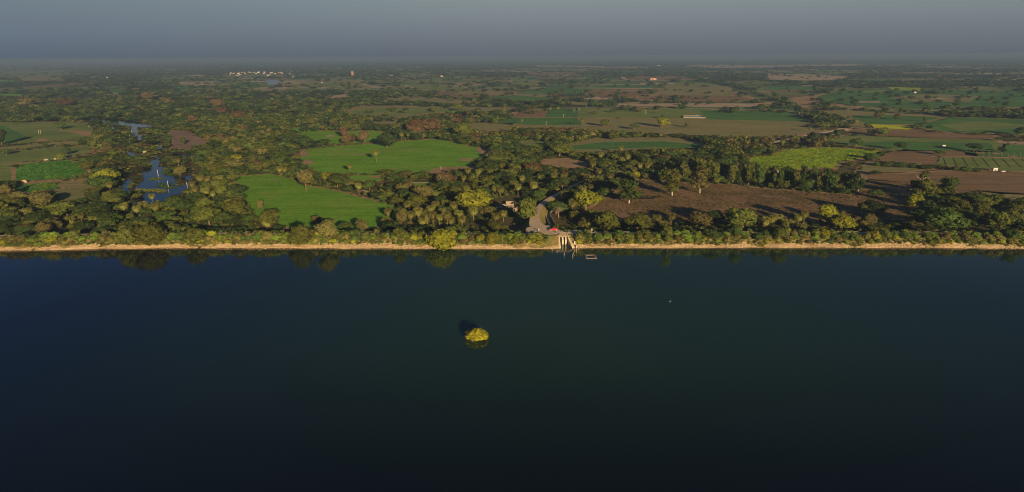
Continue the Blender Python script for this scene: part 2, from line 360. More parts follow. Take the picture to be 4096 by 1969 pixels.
def lake():
    xs = np.concatenate([np.linspace(-6000, -420, 20), np.linspace(-400, 400, 81), np.linspace(420, 6000, 20)])
    V = []; F = []
    for k, x in enumerate(xs):
        V += [(x, -3000, 0), (x, shore(x) + 11.5, 0)]
        if k: F.append((2 * k - 2, 2 * k, 2 * k + 1, 2 * k - 1))
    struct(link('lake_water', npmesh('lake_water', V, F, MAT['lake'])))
lake()

# ground sheet to the horizon
def ground():
    ye = np.concatenate([[0], np.geomspace(60, 44000, 30)]); xs = np.concatenate([[-44000], np.linspace(-7000, 7000, 141), [44000]])
    V = []; n, m = len(xs), len(ye)
    for x in xs:
        for d in ye: V.append((x, shore(np.clip(x, -6000, 6000)) + 24 + d, LAND))
    F = [(i * m + j, (i + 1) * m + j, (i + 1) * m + j + 1, i * m + j + 1) for i in range(n - 1) for j in range(m - 1)]
    struct(link('ground', npmesh('ground', V, F, MAT['ground'])))
ground()

# ------------------------------------------------------------------ flat sheets: fields, water, paths
LEVEL = {}
def rough_poly(P, step=6.0, amp=1.2, seed=0):
    P = [Vector((*p, 0)) for p in P]; out = []; rg = random.Random(seed)
    for i in range(len(P)):
        a, b = P[i], P[(i + 1) % len(P)]; L = (b - a).length; n = max(1, min(60, int(L / step)))
        nrm = (b - a).cross(Vector((0, 0, 1))).normalized() if L > 0 else Vector()
        for k in range(n):
            q = a.lerp(b, k / n); j = (float(vnoise(q.x, q.y, step * 2.2, 3)) - .5) * 2.2 * amp * (1 if k else .6)
            out.append((q + nrm * j).to_tuple()[:2])
    return out
def sheet(name, poly, z, mat, kind='structure', amp=1.2):
    cx = sum(p[0] for p in poly) / len(poly); cyy = sum(p[1] for p in poly) / len(poly); D = max(cyy, 400)
    rp = rough_poly(poly, 6 * D / 600, amp * D / 600, int(abs(cx)))
    from mathutils.geometry import tessellate_polygon
    tri = tessellate_polygon([[Vector((x, y, 0)) for x, y in rp]])
    V = [(x, y, z) for x, y in rp]; F = []
    for a, b, c in tri:
        A, B, C_ = V[a], V[b], V[c]
        cr = (B[0] - A[0]) * (C_[1] - A[1]) - (B[1] - A[1]) * (C_[0] - A[0])
        F.append((a, b, c) if cr > 0 else (a, c, b))
    return struct(link(name, npmesh(name, V, F, mat)), kind)
def field(reg, mat, pts, z=.10, margin=1.035, name='field', clear=True, lab=None, amp=1.2):
    P = [px(reg, *p) if not isinstance(p[0], str) else px(*p) for p in pts]
    P = [(x, y) for x, y in P]
    if clear: raster(P, NOTREE)
    wp = [W(x, max(y, 240), LAND) for x, y in P]
    if margin > 1:
        c = np.mean(wp, 0); s = 1 + (margin - 1)
        mp = []
        for q in wp:
            v = np.array(q) - c; L = np.linalg.norm(v); mp.append(tuple(c + v * (1 + min(7 * max(c[1], 500) / 700, L * .2) / L)))
        sheet('field_margin', mp, LAND + z - .03, MAT['dirt'] if c[1] < 2500 else MAT['tan'], amp=2.4)
    o = sheet(name, wp, LAND + z, MAT[mat], amp=amp)
    return o
Z1, Z2, Z3 = .12, .18, .24
# ---- near bright fields
field('B1', 'green', [('B0', 2330, 265), ('B0', 2535, 250), (0, 250), (160, 240), (330, 285), (480, 350), (700, 390), (900, 430), (1010, 470), (1150, 500), (1300, 540), (1400, 580), (1380, 660), (1300, 720), (1100, 790), (800, 800), (500, 790), (280, 760), (150, 720), (0, 660), ('B0', 2500, 600), ('B0', 2420, 490), ('B0', 2350, 400)], Z1)
field('T1', 'green', [(390, 1130), (560, 1100), (900, 1070), (1150, 1055), (1300, 1040), (1500, 1025), (1740, 1010), (1850, 1015), (2100, 1070), (2330, 1110), (2270, 1190), ('B1', 2180, 90), ('B1', 2100, 175), ('B1', 1900, 185), ('B1', 1680, 215), ('B1', 1500, 228), ('B1', 1200, 238), ('B1', 900, 236), ('B1', 620, 228), ('B1', 560, 190), ('B1', 430, 130)], Z1)
field('T1', 'green', [(330, 905), (450, 890), (600, 925), (830, 930), (1140, 925), (1330, 950), (1400, 990), (1300, 1030), (900, 1050), (780, 1055), (560, 1020), (440, 960)], Z1)
field('T1', 'tan', [(685, 975), (740, 965), (790, 975), (760, 985), (700, 985)], Z2, 1, 'dirt_mound_base')
field('B1', 'green', [(920, 255), (1270, 245), (1250, 312), (930, 300)], Z1)
field('B1', 'dirt', [(1140, 262), (1250, 250), (1235, 280), (1145, 280)], Z2, 1, 'bare_patch')
field('B1', 'green', [(1550, 330), (1725, 330), (1710, 375), (1600, 370)], Z1)
# tan patches on the big green field
for q in ([(390, 1130), (470, 1110), (520, 1170), (430, 1190)], [('B1', 420, 105), ('B1', 520, 95), ('B1', 580, 135), ('B1', 480, 150)], [('B1', 2000, 90), ('B1', 2140, 85), ('B1', 2110, 112), ('B1', 2020, 108)], [(2180, 1085), (2330, 1105), (2290, 1180), (2240, 1190)], [('B1', 1630, 180), ('B1', 1685, 183), ('B1', 1670, 194)]):
    field('T1', 'dirt', q, Z2, 1, 'bare_patch', amp=3)
field('B1', 'dirt', [(1680, 225), (1790, 175), (2110, 168), (2200, 150), (2210, 180), (1980, 195), (1800, 235)], Z2, 1, 'bare_patch', amp=3)
for a, b in ((('B1', 480, 10), ('B1', 1000, -2)), (('B1', 700, 60), ('B1', 1150, 45)), (('B1', 1150, 12), ('B1', 1700, 2)), (('B1', 1500, 180), ('B1', 1200, 205)), (('T1', 1350, 1075), ('T1', 1500, 1085)), (('B1', 120, 290), ('B1', 260, 330)), (('B1', 750, 560), ('B1', 810, 566)), (('B1', 300, 640), ('B1', 380, 632)), (('B1', 60, 430), ('B1', 150, 470))):
    field('B1', 'dirt', [a, (a[0], a[1], a[2] - 5), (b[0], b[1], b[2] - 4), b], .30, 1, 'track', amp=.8, clear=False)
# ---- left fields
field('T0', 'green2', [(-300, 850), (300, 842), (600, 838), (870, 850), (960, 905), (970, 960), (900, 990), (750, 1010), (530, 1030), (300, 1045), (90, 1052), (-300, 1075)], Z1)
field('T0', 'deep', [(-200, 870), (40, 880), (220, 960), (300, 1000), (100, 1040), (-200, 1050)], Z2, 1, clear=False)
field('T0', 'dirt', [(540, 920), (860, 925), (950, 940), (960, 975), (880, 985), (700, 935)], Z2, 1, 'bare_patch', clear=False, amp=3)
field('T0', 'dirt', [(360, 1010), (440, 998), (520, 1028), (380, 1030)], Z2, 1, 'bare_patch', clear=False)
field('T0', 'olive', [(-300, 1110), (200, 1070), (500, 1040), (760, 1020), (830, 1060), (480, 1075), (200, 1105), (-300, 1160)], Z1)
field('T0', 'green2', [(-300, 1175), (220, 1120), (480, 1090), (830, 1075), (900, 1090), (880, 1150), (700, 1190), (560, 1205), (430, 1225), ('B0', 0, 150), ('B0', -300, 160)], Z1)
field('B0', 'crop', [(160, 180), (230, 140), (400, 125), (690, 105), (830, 170), (860, 230), (700, 285), (300, 305), (150, 300)], Z2)
field('B0', 'olive', [(690, 105), (860, 170), (900, 240), (830, 240), (780, 170)], Z1, 1)
field('B0', 'green2', [(-300, 160), (150, 150), (160, 300), (-300, 320)], Z1, 1)
field('B0', 'crop', [(170, 348), (540, 320), (600, 380), (480, 405), (300, 425), (150, 420)], Z2)
field('B0', 'olive', [(550, 318), (860, 300), (930, 360), (930, 430), (800, 490), (560, 520), (500, 420), (600, 390)], Z1)
for k in range(5):
    field('B0', 'dirt', [(570 + 62 * k, 318 - 4 * k), (576 + 62 * k, 317 - 4 * k), (636 + 66 * k, 395 - 6 * k), (628 + 66 * k, 396 - 6 * k)], Z2, 1, 'furrow', amp=.3)
field('B0', 'dirt', [(160, 335), (260, 322), (560, 300), (870, 283), (870, 292), (560, 312), (260, 335)], Z3, 1, 'path', amp=.6)
field('B0', 'dirt', [(760, 100), (850, 75), (870, 95), (820, 115)], Z3, 1, 'bare_patch')
# ---- marsh
field('B0', 'bog', [(1120, 200), (1400, 90), (1450, 0), ('T0', 1200, 1100), ('T0', 1120, 900), ('T0', 1050, 860), ('T0', 1200, 850), ('T0', 1450, 900), ('T0', 1560, 1030), ('T0', 1700, 1080), ('T0', 1900, 1150), (1900, 80), (1950, 300), (1900, 600), (1500, 640), (1250, 560), (1180, 400)], .06, 1, 'marsh_bed', clear=False, amp=2)
def pond(reg, pts, z=.16): return field(reg, 'pond', pts, z, 1, 'marsh_water', amp=2.0)
pond('B0', [(1200, 330), (1260, 285), (1300, 300), (1280, 420), (1230, 440), (1205, 410)])
pond('B0', [(1330, 390), (1430, 300), (1400, 240), (1430, 180), (1540, 172), (1640, 170), (1700, 240), (1780, 270), (1890, 240), (1900, 290), (1870, 370), (1830, 430), (1700, 450), (1640, 500), (1590, 520), (1500, 540), (1320, 545), (1290, 490), (1400, 470), (1450, 420)])
pond('B0', [(1450, 130), (1540, 70), (1600, 60), (1560, 170), (1480, 175)])
pond('T0', [(1080, 885), (1140, 870), (1175, 905), (1150, 930), (1090, 915)])
pond('T0', [(1280, 930), (1310, 880), (1360, 880), (1370, 930), (1430, 970), (1400, 1020), (1370, 1025), (1360, 975), (1290, 965)])
pond('T0', [(1515, 1045), (1560, 1045), (1600, 1090), (1640, 1125), (1570, 1120), (1520, 1085)])
pond('T0', [(1230, 1140), (1270, 1110), (1350, 1180), (1290, 1175)])
pond('T0', [(1700, 1155), (1900, 1155), (1890, 1175), (1720, 1185)])
pond('T0', [(740, 812), (900, 803), (1100, 803), (1220, 815), (1400, 845), (1540, 880), (1400, 893), (1180, 865), (1000, 840), (860, 826)], .17)
pond('T1', [(100, 425), (150, 415), (222, 425), (222, 462), (150, 470), (118, 465)], .3)
field('T0', 'mud', [(1640, 920), (1860, 925), (1950, 990), (2080, 1020), (2060, 1060), (1900, 1080), (1860, 1115), (1700, 1090), (1720, 1010)], Z1)
# ---- middle-left
field('T1', 'olive', [(300, 480), (480, 440), (740, 415), (1040, 425), (1050, 470), (1180, 490), (1000, 515), (850, 515), (650, 490), (400, 495)], Z1)
field('T1', 'green2', [(480, 470), (700, 450), (950, 470), (900, 505), (650, 488)], Z2, 1)
field('T1', 'tan', [(670, 590), (850, 565), (940, 562), (920, 585), (760, 605)], Z1, 1)
field('T1', 'green2', [(1500, 475), (1700, 470), (2050, 490), (2100, 520), (1900, 530), (1600, 510)], Z1)
field('T1', 'soil', [(1730, 555), (2000, 520), (2535, 545), (2535, 600), (2100, 590), (1800, 580)], Z1)
field('T1', 'olive', [(1900, 530), (2250, 525), (2535, 550), (2535, 580), (2000, 560)], Z2, 1)
field('T1', 'deep', [(2320, 585), (2535, 580), (2535, 605), (2330, 605)], Z3, 1)
field('T1', 'olive', [(1220, 632), (1500, 580), (1900, 610), (2240, 640), (2100, 655), (1800, 645), (1500, 630), (1250, 645)], Z1)
field('T1', 'olive', [(870, 735), (1060, 678), (1500, 680), (1950, 690), (2535, 697), (2535, 735), (2060, 725), (1900, 745), (1600, 760), (1500, 800), (1300, 790), (1000, 760), (880, 750)], Z1)
field('T1', 'green2', [(950, 735), (1060, 705), (1500, 700), (2200, 715), (2100, 722), (1600, 755), (1300, 788), (1000, 755)], Z2, 1)
field('T1', 'olive', [(1850, 855), (2300, 850), (2535, 862), (2535, 920), (2200, 925), (2050, 885)], Z1)
field('T1', 'deep', [(2370, 855), (2535, 790), ('T2', 60, 800), ('T2', 0, 850)], Z1)
field('T1', 'olive', [(1100, 832), (1500, 835), (1500, 850), (1150, 858)], Z1)
field('T1', 'dirt', [(400, 700), (480, 680), (440, 715), (390, 710)], Z1, 1, 'bare_patch')
field('T1', 'green2', [(1420, 352), (1710, 350), (1700, 385), (1450, 385)], Z1)
# ---- far left
for mat, q in (('green2', [(-200, 320), (700, 325), (700, 375), (-200, 390)]), ('green', [(-200, 420), (160, 425), (150, 437), (-200, 437)]), ('soil', [(200, 492), (840, 440), (840, 470), (300, 497)]),
               ('deep', [(1060, 515), (1230, 510), (1220, 550), (1100, 547)]), ('tan', [(1000, 560), (1150, 545), (1200, 575), (1050, 572)]), ('deep', [(1700, 475), (1890, 480), (1850, 512), (1720, 500)]),
               ('tan', [(1180, 505), (1380, 505), (1300, 519)]), ('tan', [(1750, 440), (2120, 440), (2100, 470), (1800, 466)]), ('green', [(-200, 555), (220, 560), (220, 580), (-200, 572)]), ('tan', [(860, 390), (960, 388), (950, 397), (870, 398)]), ('olive', [(170, 395), (600, 395), (640, 430), (200, 430)])):
    field('T0', mat, q, Z1, 1)
# ---- middle and right plain
field('T2', 'olive', [(0, 790), (60, 745), (200, 710), (600, 698), (1000, 700), (1900, 705), (2535, 715), ('T3', 250, 740), ('T3', 420, 830), ('T3', 520, 930), ('T3', 300, 965), ('T3', 0, 985), (1900, 965), (1300, 945), (900, 925), (700, 905), (200, 895), (0, 890)], Z1)
field('T2', 'soil', [(60, 742), (200, 712), (370, 738), (300, 795), (0, 795)], Z2, 1)
field('T2', 'deep', [(380, 700), (640, 700), (640, 790), (320, 793)], Z2, 1)
field('T2', 'deep', [(0, 798), (640, 798), (700, 870), (200, 868), (0, 850)], Z3, 1)
field('T2', 'green2', [(640, 700), (1900, 706), (1950, 800), (1440, 800), (1100, 790), (640, 790)], Z2, 1)
field('T2', 'deep', [(1850, 722), (2535, 730), ('T3', 280, 745), ('T3', 400, 835), ('T3', 0, 825), (1950, 812)], Z3, 1)
field('T2', 'olive', [(1600, 825), (2535, 833), ('T3', 350, 835), ('T3', 380, 880), ('T3', 0, 905), (2200, 905), (1560, 898)], Z2, 1)
for a, b in (((200, 877), (700, 882)), ((700, 882), (1300, 893)), ((1300, 893), (2535, 928)), ((380, 700), (300, 795)), ((0, 796), (640, 797)), ((850, 700), (740, 745)), ((870, 770), (840, 800))):
    field('T2', 'dirt', [a, (a[0], a[1] - 4), (b[0], b[1] - 4), b], .30, 1, 'path', amp=.3)
field('T2', 'olive', [(560, 1062), (800, 1000), (1100, 990), (1650, 1000), (1900, 1040), (1890, 1090), (1700, 1110), (1400, 1100), (1000, 1130), (700, 1145), (600, 1125), (540, 1080)], Z1)
field('T2', 'deep', [(560, 1075), (900, 1040), (1500, 1030), (1880, 1065), (1700, 1100), (1400, 1090), (900, 1110), (620, 1110)], Z2, 1)
field('T2', 'green2', [(0, 1008), (330, 1040), (340, 1068), (150, 1075), (60, 1040)], Z1)
field('B2', 'dirt', [(260, 135), (300, 90), (540, 80), (780, 130), (770, 170), (580, 190), (420, 170)], Z1, 1, 'clearing')
field('T2', 'soil', [(1200, 610), (1240, 598), (1500, 570), (1900, 575), (2300, 590), (2440, 630), (1900, 640), (1500, 625)], Z1)
field('T2', 'olive', [(1430, 520), (1600, 470), (2100, 480), (2190, 540), (2160, 580), (1500, 570)], Z1)
field('T2', 'green2', [(1600, 450), (1760, 445), (2050, 470), (1950, 490), (1600, 478)], Z2, 1)
field('T2', 'soil', [(720, 548), (830, 520), (1200, 530), (1400, 520), (1300, 570), (1100, 600), (950, 600), (800, 575)], Z1)
field('T2', 'deep', [(830, 468), (1460, 470), (1460, 500), (830, 500)], Z1, 1)
field('T2', 'tan', [(600, 498), (1000, 501), (1400, 505), (1400, 512), (1000, 507), (600, 503)], Z2, 1)
field('T2', 'tan', [(830, 463), (1460, 467), (1460, 471), (830, 468)], Z2, 1)
field('T2', 'deep', [(500, 530), (820, 520), (720, 548), (640, 560), (520, 555)], Z1, 1)
field('T2', 'deep', [(0, 570), (380, 600), (440, 622), (0, 627)], Z1)
field('T2', 'green2', [(0, 400), (260, 440), (240, 470), (0, 460)], Z1)
field('T2', 'tan', [(1050, 657), (1700, 652), (2000, 648), (2440, 657), (2440, 690), (1900, 690), (1500, 685), (1060, 680)], Z1, 1, amp=3)
field('T2', 'soil', [(1110, 392), (1500, 380), (1900, 400), (1800, 420), (1500, 410), (1150, 420)], Z1)
field('T2', 'tan', [(220, 276), (1360, 292), (1360, 303), (1000, 298), (220, 290)], Z1, 1, amp=2)
field('T2', 'tan', [(1700, 285), (1800, 270), (2535, 272), ('T3', 960, 262), ('T3', 980, 278), ('T3', 300, 286), ('T3', 0, 300), (2000, 303)], Z1, 1, amp=3)
field('T2', 'soil', [(140, 345), (700, 345), (650, 375), (180, 370)], Z1, 1)
field('T2', 'olive', [(560, 630), (760, 640), (740, 670), (600, 665)], Z1, 1)
field('T2', 'deep', [(1100, 333), (1300, 333), (1300, 341), (1100, 341)], Z1, 1)
field('T3', 'tan', [(0, 356), (450, 368), (790, 385), (700, 423), (400, 428), (0, 418)], Z1, 1, amp=4)
field('T3', 'deep', [(480, 590), (700, 520), (1200, 500), (1520, 508), (2000, 518), (2700, 545), (2700, 690), (1900, 690), (1650, 722), (1200, 692), (700, 700), (600, 640)], Z1)
field('T3', 'lime', [(1190, 492), (1500, 498), (1510, 530), (1230, 518)], Z2, 1)
field('T3', 'green2', [(940, 530), (1180, 520), (1150, 545), (950, 548)], Z2, 1)
field('T3', 'olive', [(1200, 600), (1560, 560), (2100, 580), (2000, 640), (1500, 640)], Z2, 1)
field('T3', 'tan', [(1480, 600), (1620, 596), (1850, 608), (1640, 612)], Z3, 1)
field('T3', 'tan', [(890, 635), (1100, 632), (1110, 645), (910, 647)], Z2, 1)
field('T3', 'dirt', [(630, 640), (800, 680), (950, 680), (930, 700), (700, 690)], Z2, 1)
field('T3', 'dirt', [(230, 600), (400, 580), (440, 640), (420, 720), (330, 690), (240, 640)], Z2, 1, 'bare_patch', amp=4)
field('T3', 'green', [(1650, 735), (2130, 735), (2160, 757), (1700, 757)], Z2, 1)
field('T3', 'olive', [(480, 730), (700, 722), (1050, 745), (1640, 775), (1790, 790), (1700, 822), (1480, 855), (1440, 880), (1020, 860), (880, 905), (740, 840), (560, 780)], Z1)
field('T3', 'deep', [(830, 775), (1200, 770), (1700, 795), (1480, 855), (1020, 860), (860, 820)], Z2, 1)
field('T3', 'mustard', [(1010, 860), (1440, 880), (1425, 905), (1380, 914), (1060, 897)], Z3, 1)
field('T3', 'soil', [(870, 902), (1200, 905), (1450, 908), (1650, 945), (2230, 970), (2240, 1002), (1750, 1005), (1200, 980), (900, 965), (800, 940)], Z1)
field('T3', 'deep', [(1790, 792), (2100, 795), (2700, 820), (2700, 970), (2150, 945), (1800, 938), (1500, 892), (1560, 850)], Z1)
field('T3', 'green2', [(1700, 860), (2100, 830), (2600, 870), (2500, 900), (1900, 930)], Z2, 1)
field('T3', 'green2', [(620, 1030), (750, 970), (900, 972), (1200, 985), (1650, 1003), (2240, 1010), (2320, 1050), (2300, 1130), (2050, 1140), (1900, 1115), (1500, 1130), (1250, 1130), (950, 1085), (700, 1060)], Z1)
field('T3', 'deep', [(700, 1050), (1300, 1030), (2200, 1050), (2250, 1120), (1500, 1120), (1100, 1085)], Z2, 1)
field('T3', 'deep', [(2350, 1062), (2700, 1070), (2700, 1150), (2340, 1132)], Z1)
field('T3', 'tan', [(2240, 1035), (2400, 1030), (2700, 1045), (2700, 1058), (2350, 1052)], Z2, 1, 'path')
field('T3', 'lime', [('B2', 2350, 105), ('B2', 2400, 60), (0, 1180), (100, 1140), (200, 1110), (600, 1090), (800, 1100), (1150, 1130), (1160, 1150), (1000, 1175), ('B3', 900, 90), ('B3', 700, 120), ('B3', 650, 185), ('B3', 500, 175), ('B3', 300, 190), ('B3', 50, 180), ('B3', 0, 180), ('B2', 2400, 160)], Z1)
field('B3', 'soil', [(1000, 85), (1200, 25), (1400, -20), (1700, -10), (2060, 35), (2100, 68), (1700, 66), (1660, 150), (1330, 130)], Z1)
field('B3', 'green2', [(1710, 72), (2100, 76), (2700, 95), (2700, 215), (2300, 205), (2100, 175), (1660, 150)], Z1)
field('B3', 'deep', [(1940, 0), (2700, 35), (2700, 82), (2080, 68), (1960, 50)], Z1)
for k in range(10):
    x = 1730 + 95 * k
    field('B3', 'darksoil' if False else 'bog', [(x, 75), (x + 8, 75), (x + 40 + 12 * k, 155 + 3 * k), (x + 26 + 12 * k, 155 + 3 * k)], Z2, 1, 'furrow', amp=.3)
for k in range(9):
    x = 2060 + 62 * k
    field('B3', 'dirt', [(x, 12 + 2.2 * k), (x + 6, 12 + 2.2 * k), (x + 16, 66 + 2 * k), (x + 8, 66 + 2 * k)], Z2, 1, 'earth_bund', amp=.5)
for q in ([(2060, 22), (2140, 26), (2150, 38), (2070, 36)], [(2220, 30), (2290, 34), (2300, 46), (2230, 42)], [(2400, 60), (2470, 62), (2460, 72), (2400, 70)]):
    field('B3', 'dirt', q, Z3, 1, 'bare_patch')
field('B3', 'dirt', [(1600, 64), (2100, 67), (2700, 84), (2700, 92), (2100, 76), (1600, 70)], Z3, 1, 'path', amp=.5)
field('B3', 'olive', [(930, 180), (1020, 125), (1320, 150), (1600, 190), (1400, 212), (920, 208)], Z1)
field('B3', 'soil', [(950, 215), (1300, 242), (1700, 215), (2100, 205), (2700, 232), (2700, 450), (2300, 440), (2100, 410), (1900, 430), (1700, 330), (1450, 330), (1000, 300)], Z1)
field('B3', 'olive', [(2050, 400), (2700, 445), (2700, 500), (2300, 470)], Z1)
field('B2', 'fallow', [(780, 600), (850, 530), (900, 500), (1250, 290), (1500, 310), (1900, 340), (2200, 350), (2535, 390), ('B3', 400, 420), ('B3', 850, 450), ('B3', 950, 350), ('B3', 1000, 290), ('B3', 1450, 330), ('B3', 1380, 470), ('B3', 1450, 560), ('B3', 1400, 680), ('B3', 1000, 700), ('B3', 600, 700), ('B3', 100, 700), (2400, 700), (1800, 700), (1350, 700), (1000, 690), (850, 660)], Z1, amp=3)
field('B2', 'bog', [(950, 470), (1080, 450), (1500, 460), (1380, 490), (1000, 490)], Z2, 1, 'damp_patch', clear=False)
field('T3', 'deep', [(0, 475), (460, 480), (440, 520), (0, 515)], Z1, 1)
# tree line along the canal
def band(reg_pts, wpx):
    P = [px(*p) for p in reg_pts]
    for a, b in zip(P, P[1:]):
        raster([(a[0] - wpx, a[1] - wpx * .35), (a[0] + wpx, a[1] + wpx * .35), (b[0] + wpx, b[1] + wpx * .35), (b[0] - wpx, b[1] - wpx * .35)], WOOD)
band([('T3', 860, 870), ('T3', 700, 820), ('T3', 440, 770), ('T3', 200, 660), ('T3', 0, 610), ('T2', 2300, 510), ('T2', 1950, 440), ('T2', 1600, 355), ('T2', 1450, 325)], 26)
raster([px('T3', 1700, 760), px('T3', 2100, 775), px('T3', 2400, 785), px('T3', 2400, 800), px('T3', 2000, 795), px('T3', 1700, 780)], WOOD)
raster([px('B2', 0, 910)] * 3, NOTREE)
raster([(2030, 786), (2110, 780), (2120, 848), (1975, 850), (1965, 800)], NOTREE)          # ruin yard
raster([(890, 278), (1140, 278), (1140, 304), (890, 304)], NOTREE)

# ------------------------------------------------------------------ far farmland, a patchwork of plots to the horizon
def farmland():
    ys = [1250.0]
    while ys[-1] < 16000: ys.append(ys[-1] + 90 + ys[-1] * .030)
    V = []; F = []; T = []; pal = {'deep': (.12, .23, .075), 'green2': (.21, .26, .09), 'olive': (.33, .29, .14), 'soil': (.30, .23, .12), 'tan': (.56, .41, .27), 'scrub': (.085, .095, .045)}
    rg = np.random.default_rng(4); n = 46
    for r in range(len(ys) - 1):
        y0, y1 = ys[r], ys[r + 1]; half = y0 * .95 + 300; e0 = np.linspace(-half, half, n + 1); sh = rg.normal(0, half / n * .35, n + 1)
        for c in range(n):
            q = [(e0[c] + sh[c], y0), (e0[c + 1] + sh[c + 1], y0), (e0[c + 1] + sh[c + 1] + (y1 - y0) * .2, y1), (e0[c] + sh[c] + (y1 - y0) * .2, y1)]
            cx, cyy = q[0][0], (y0 + y1) / 2
            ws = wood_at(cx, cyy)
            right = cx / cyy > .25
            if ws: k = 'scrub'
            else: k = rg.choice(['deep', 'green2', 'olive', 'soil', 'tan'], p=[.28, .26, .24, .12, .10] if not right else [.27, .25, .26, .12, .10])
            o = len(V); s = .97
            mx = sum(a for a, b in q) / 4; my = cyy
            V += [(mx + (a - mx) * s, my + (b - my) * s, LAND + .05) for a, b in q]
            T += [np.array(pal[k]) * rg.uniform(.85, 1.15)] * 4; F.append((o, o + 1, o + 2, o + 3))
    m, t, b = newmat('farm_plots'); a = N(t, 'ShaderNodeAttribute'); a.attribute_name = 'tint'
    c2, _ = noise_mix(t, [(.3, (.7,) * 3), (.7, (1.25,) * 3)], .01, 6, .65)
    mx = N(t, 'ShaderNodeMix', data_type='RGBA', blend_type='MULTIPLY'); mx.inputs[0].default_value = 1
    t.links.new(a.outputs['Color'], mx.inputs[6]); t.links.new(c2, mx.inputs[7]); t.links.new(mx.outputs[2], b.inputs['Base Color'])
    b.inputs['Roughness'].default_value = 1; b.inputs['Specular IOR Level'].default_value = 0
    struct(link('farmland', npmesh('farmland', V, F, m, None, np.array(T))))
def wood_at(x, y):
    n = vnoise(x, y, 900, 3); a = np.asarray(x) / np.maximum(np.asarray(y, float), 1)
    thr = np.where(a > .28, np.where(np.asarray(y, float) > 3300, .47, .60), np.where(a > 0, .53, .50)) - np.clip((np.asarray(y, float) - 5000) / 30000, 0, .08)
    return n > thr
farmland()

# ------------------------------------------------------------------ tree templates
def unit(v): return v / np.maximum(np.linalg.norm(v, axis=-1, keepdims=True), 1e-9)
def leaf_quads(rg, P, Nn, size, asp=1.9):
    n = len(P); nn = unit(Nn + rg.normal(0, .45, (n, 3))); a = unit(np.cross(nn, rg.normal(0, 1, (n, 3)))); b = np.cross(nn, a)
    s = size * rg.uniform(.6, 1.3, (n, 1)); a = a * s * asp * .5; b = b * s / asp * .8
    return np.stack([P - a - b * .6, P + a * .3 - b, P + a + b * .5, P - a * .4 + b], 1)
def crown(seed, form, nq, leaf):
    """leaf sprays spread over a set of lumps; x, y in -.5...5, z in 0..1"""
    rg = np.random.default_rng(seed); L = []
    if form == 'round':
        for k in range(11):
            a = rg.uniform(0, 6.28); r = rg.uniform(.05, .30); z = rg.uniform(.38, .78); L.append((r * math.cos(a), r * math.sin(a), z, rg.uniform(.14, .22), rg.uniform(.13, .2)))
        L.append((0, 0, .58, .27, .3))
    elif form == 'flat':
        for k in range(13):
            a = rg.uniform(0, 6.28); r = rg.uniform(.1, .36); z = .82 - r * r * 1.6 + rg.uniform(-.22, .06); L.append((r * math.cos(a), r * math.sin(a), z, rg.uniform(.12, .19), rg.uniform(.07, .13)))
        L.append((0, 0, .62, .3, .22))
    elif form == 'mound':
        for k in range(11):
            a = rg.uniform(0, 6.28); r = rg.uniform(.05, .33); z = rg.uniform(.25, .75 - r * .6); L.append((r * math.cos(a), r * math.sin(a), z, rg.uniform(.13, .21), rg.uniform(.13, .25)))
        L.append((0, 0, .4, .34, .42))
    elif form == 'tall':
        for k in range(15):
            z = rg.uniform(.26, .9); a = rg.uniform(0, 6.28); r = rg.uniform(.06, .30) * (1.1 - abs(z - .55)); L.append((r * math.cos(a), r * math.sin(a), z, rg.uniform(.10, .19), rg.uniform(.07, .12)))
    L = np.array(L); wgt = L[:, 3] * (L[:, 3] + L[:, 4]); wgt /= wgt.sum()
    m = int(nq * 2.6); idx = rg.choice(len(L), m, p=wgt); d = unit(rg.normal(0, 1, (m, 3))); C = L[idx]
    rr = rg.uniform(.86, 1.06, m)
    P = C[:, :3] + d * np.stack([C[:, 3], C[:, 3], C[:, 4]], 1) * rr[:, None]
    Nn = unit(d / np.stack([C[:, 3], C[:, 3], C[:, 4]], 1))
    q = (P[:, None, :] - L[None, :, :3]) / np.stack([L[:, 3], L[:, 3], L[:, 4]], 1)[None]
    ins = ((q ** 2).sum(-1) < .62).any(1); keep = np.where(~ins & (P[:, 2] > .02))[0][:nq]
    P, Nn = P[keep], Nn[keep]
    # loosen the outline with a few sprays that stick out
    k = rg.random(len(P)) < .12; P[k] += Nn[k] * leaf * 1.1
    Q = leaf_quads(rg, P, Nn, leaf); mn, mxx = Q.reshape(-1, 3).min(0), Q.reshape(-1, 3).max(0)
    Q[..., 0] /= (mxx[0] - mn[0]); Q[..., 1] /= (mxx[1] - mn[1]); Q[..., 2] = Q[..., 2] / mxx[2]
    Q[..., 2] = np.maximum(Q[..., 2], 0.01)
    return Q.astype(np.float32)
def quads_mesh(name, Q, mat): 
    n = len(Q); return npmesh(name, Q.reshape(-1, 3), np.arange(n * 4).reshape(n, 4), mat)
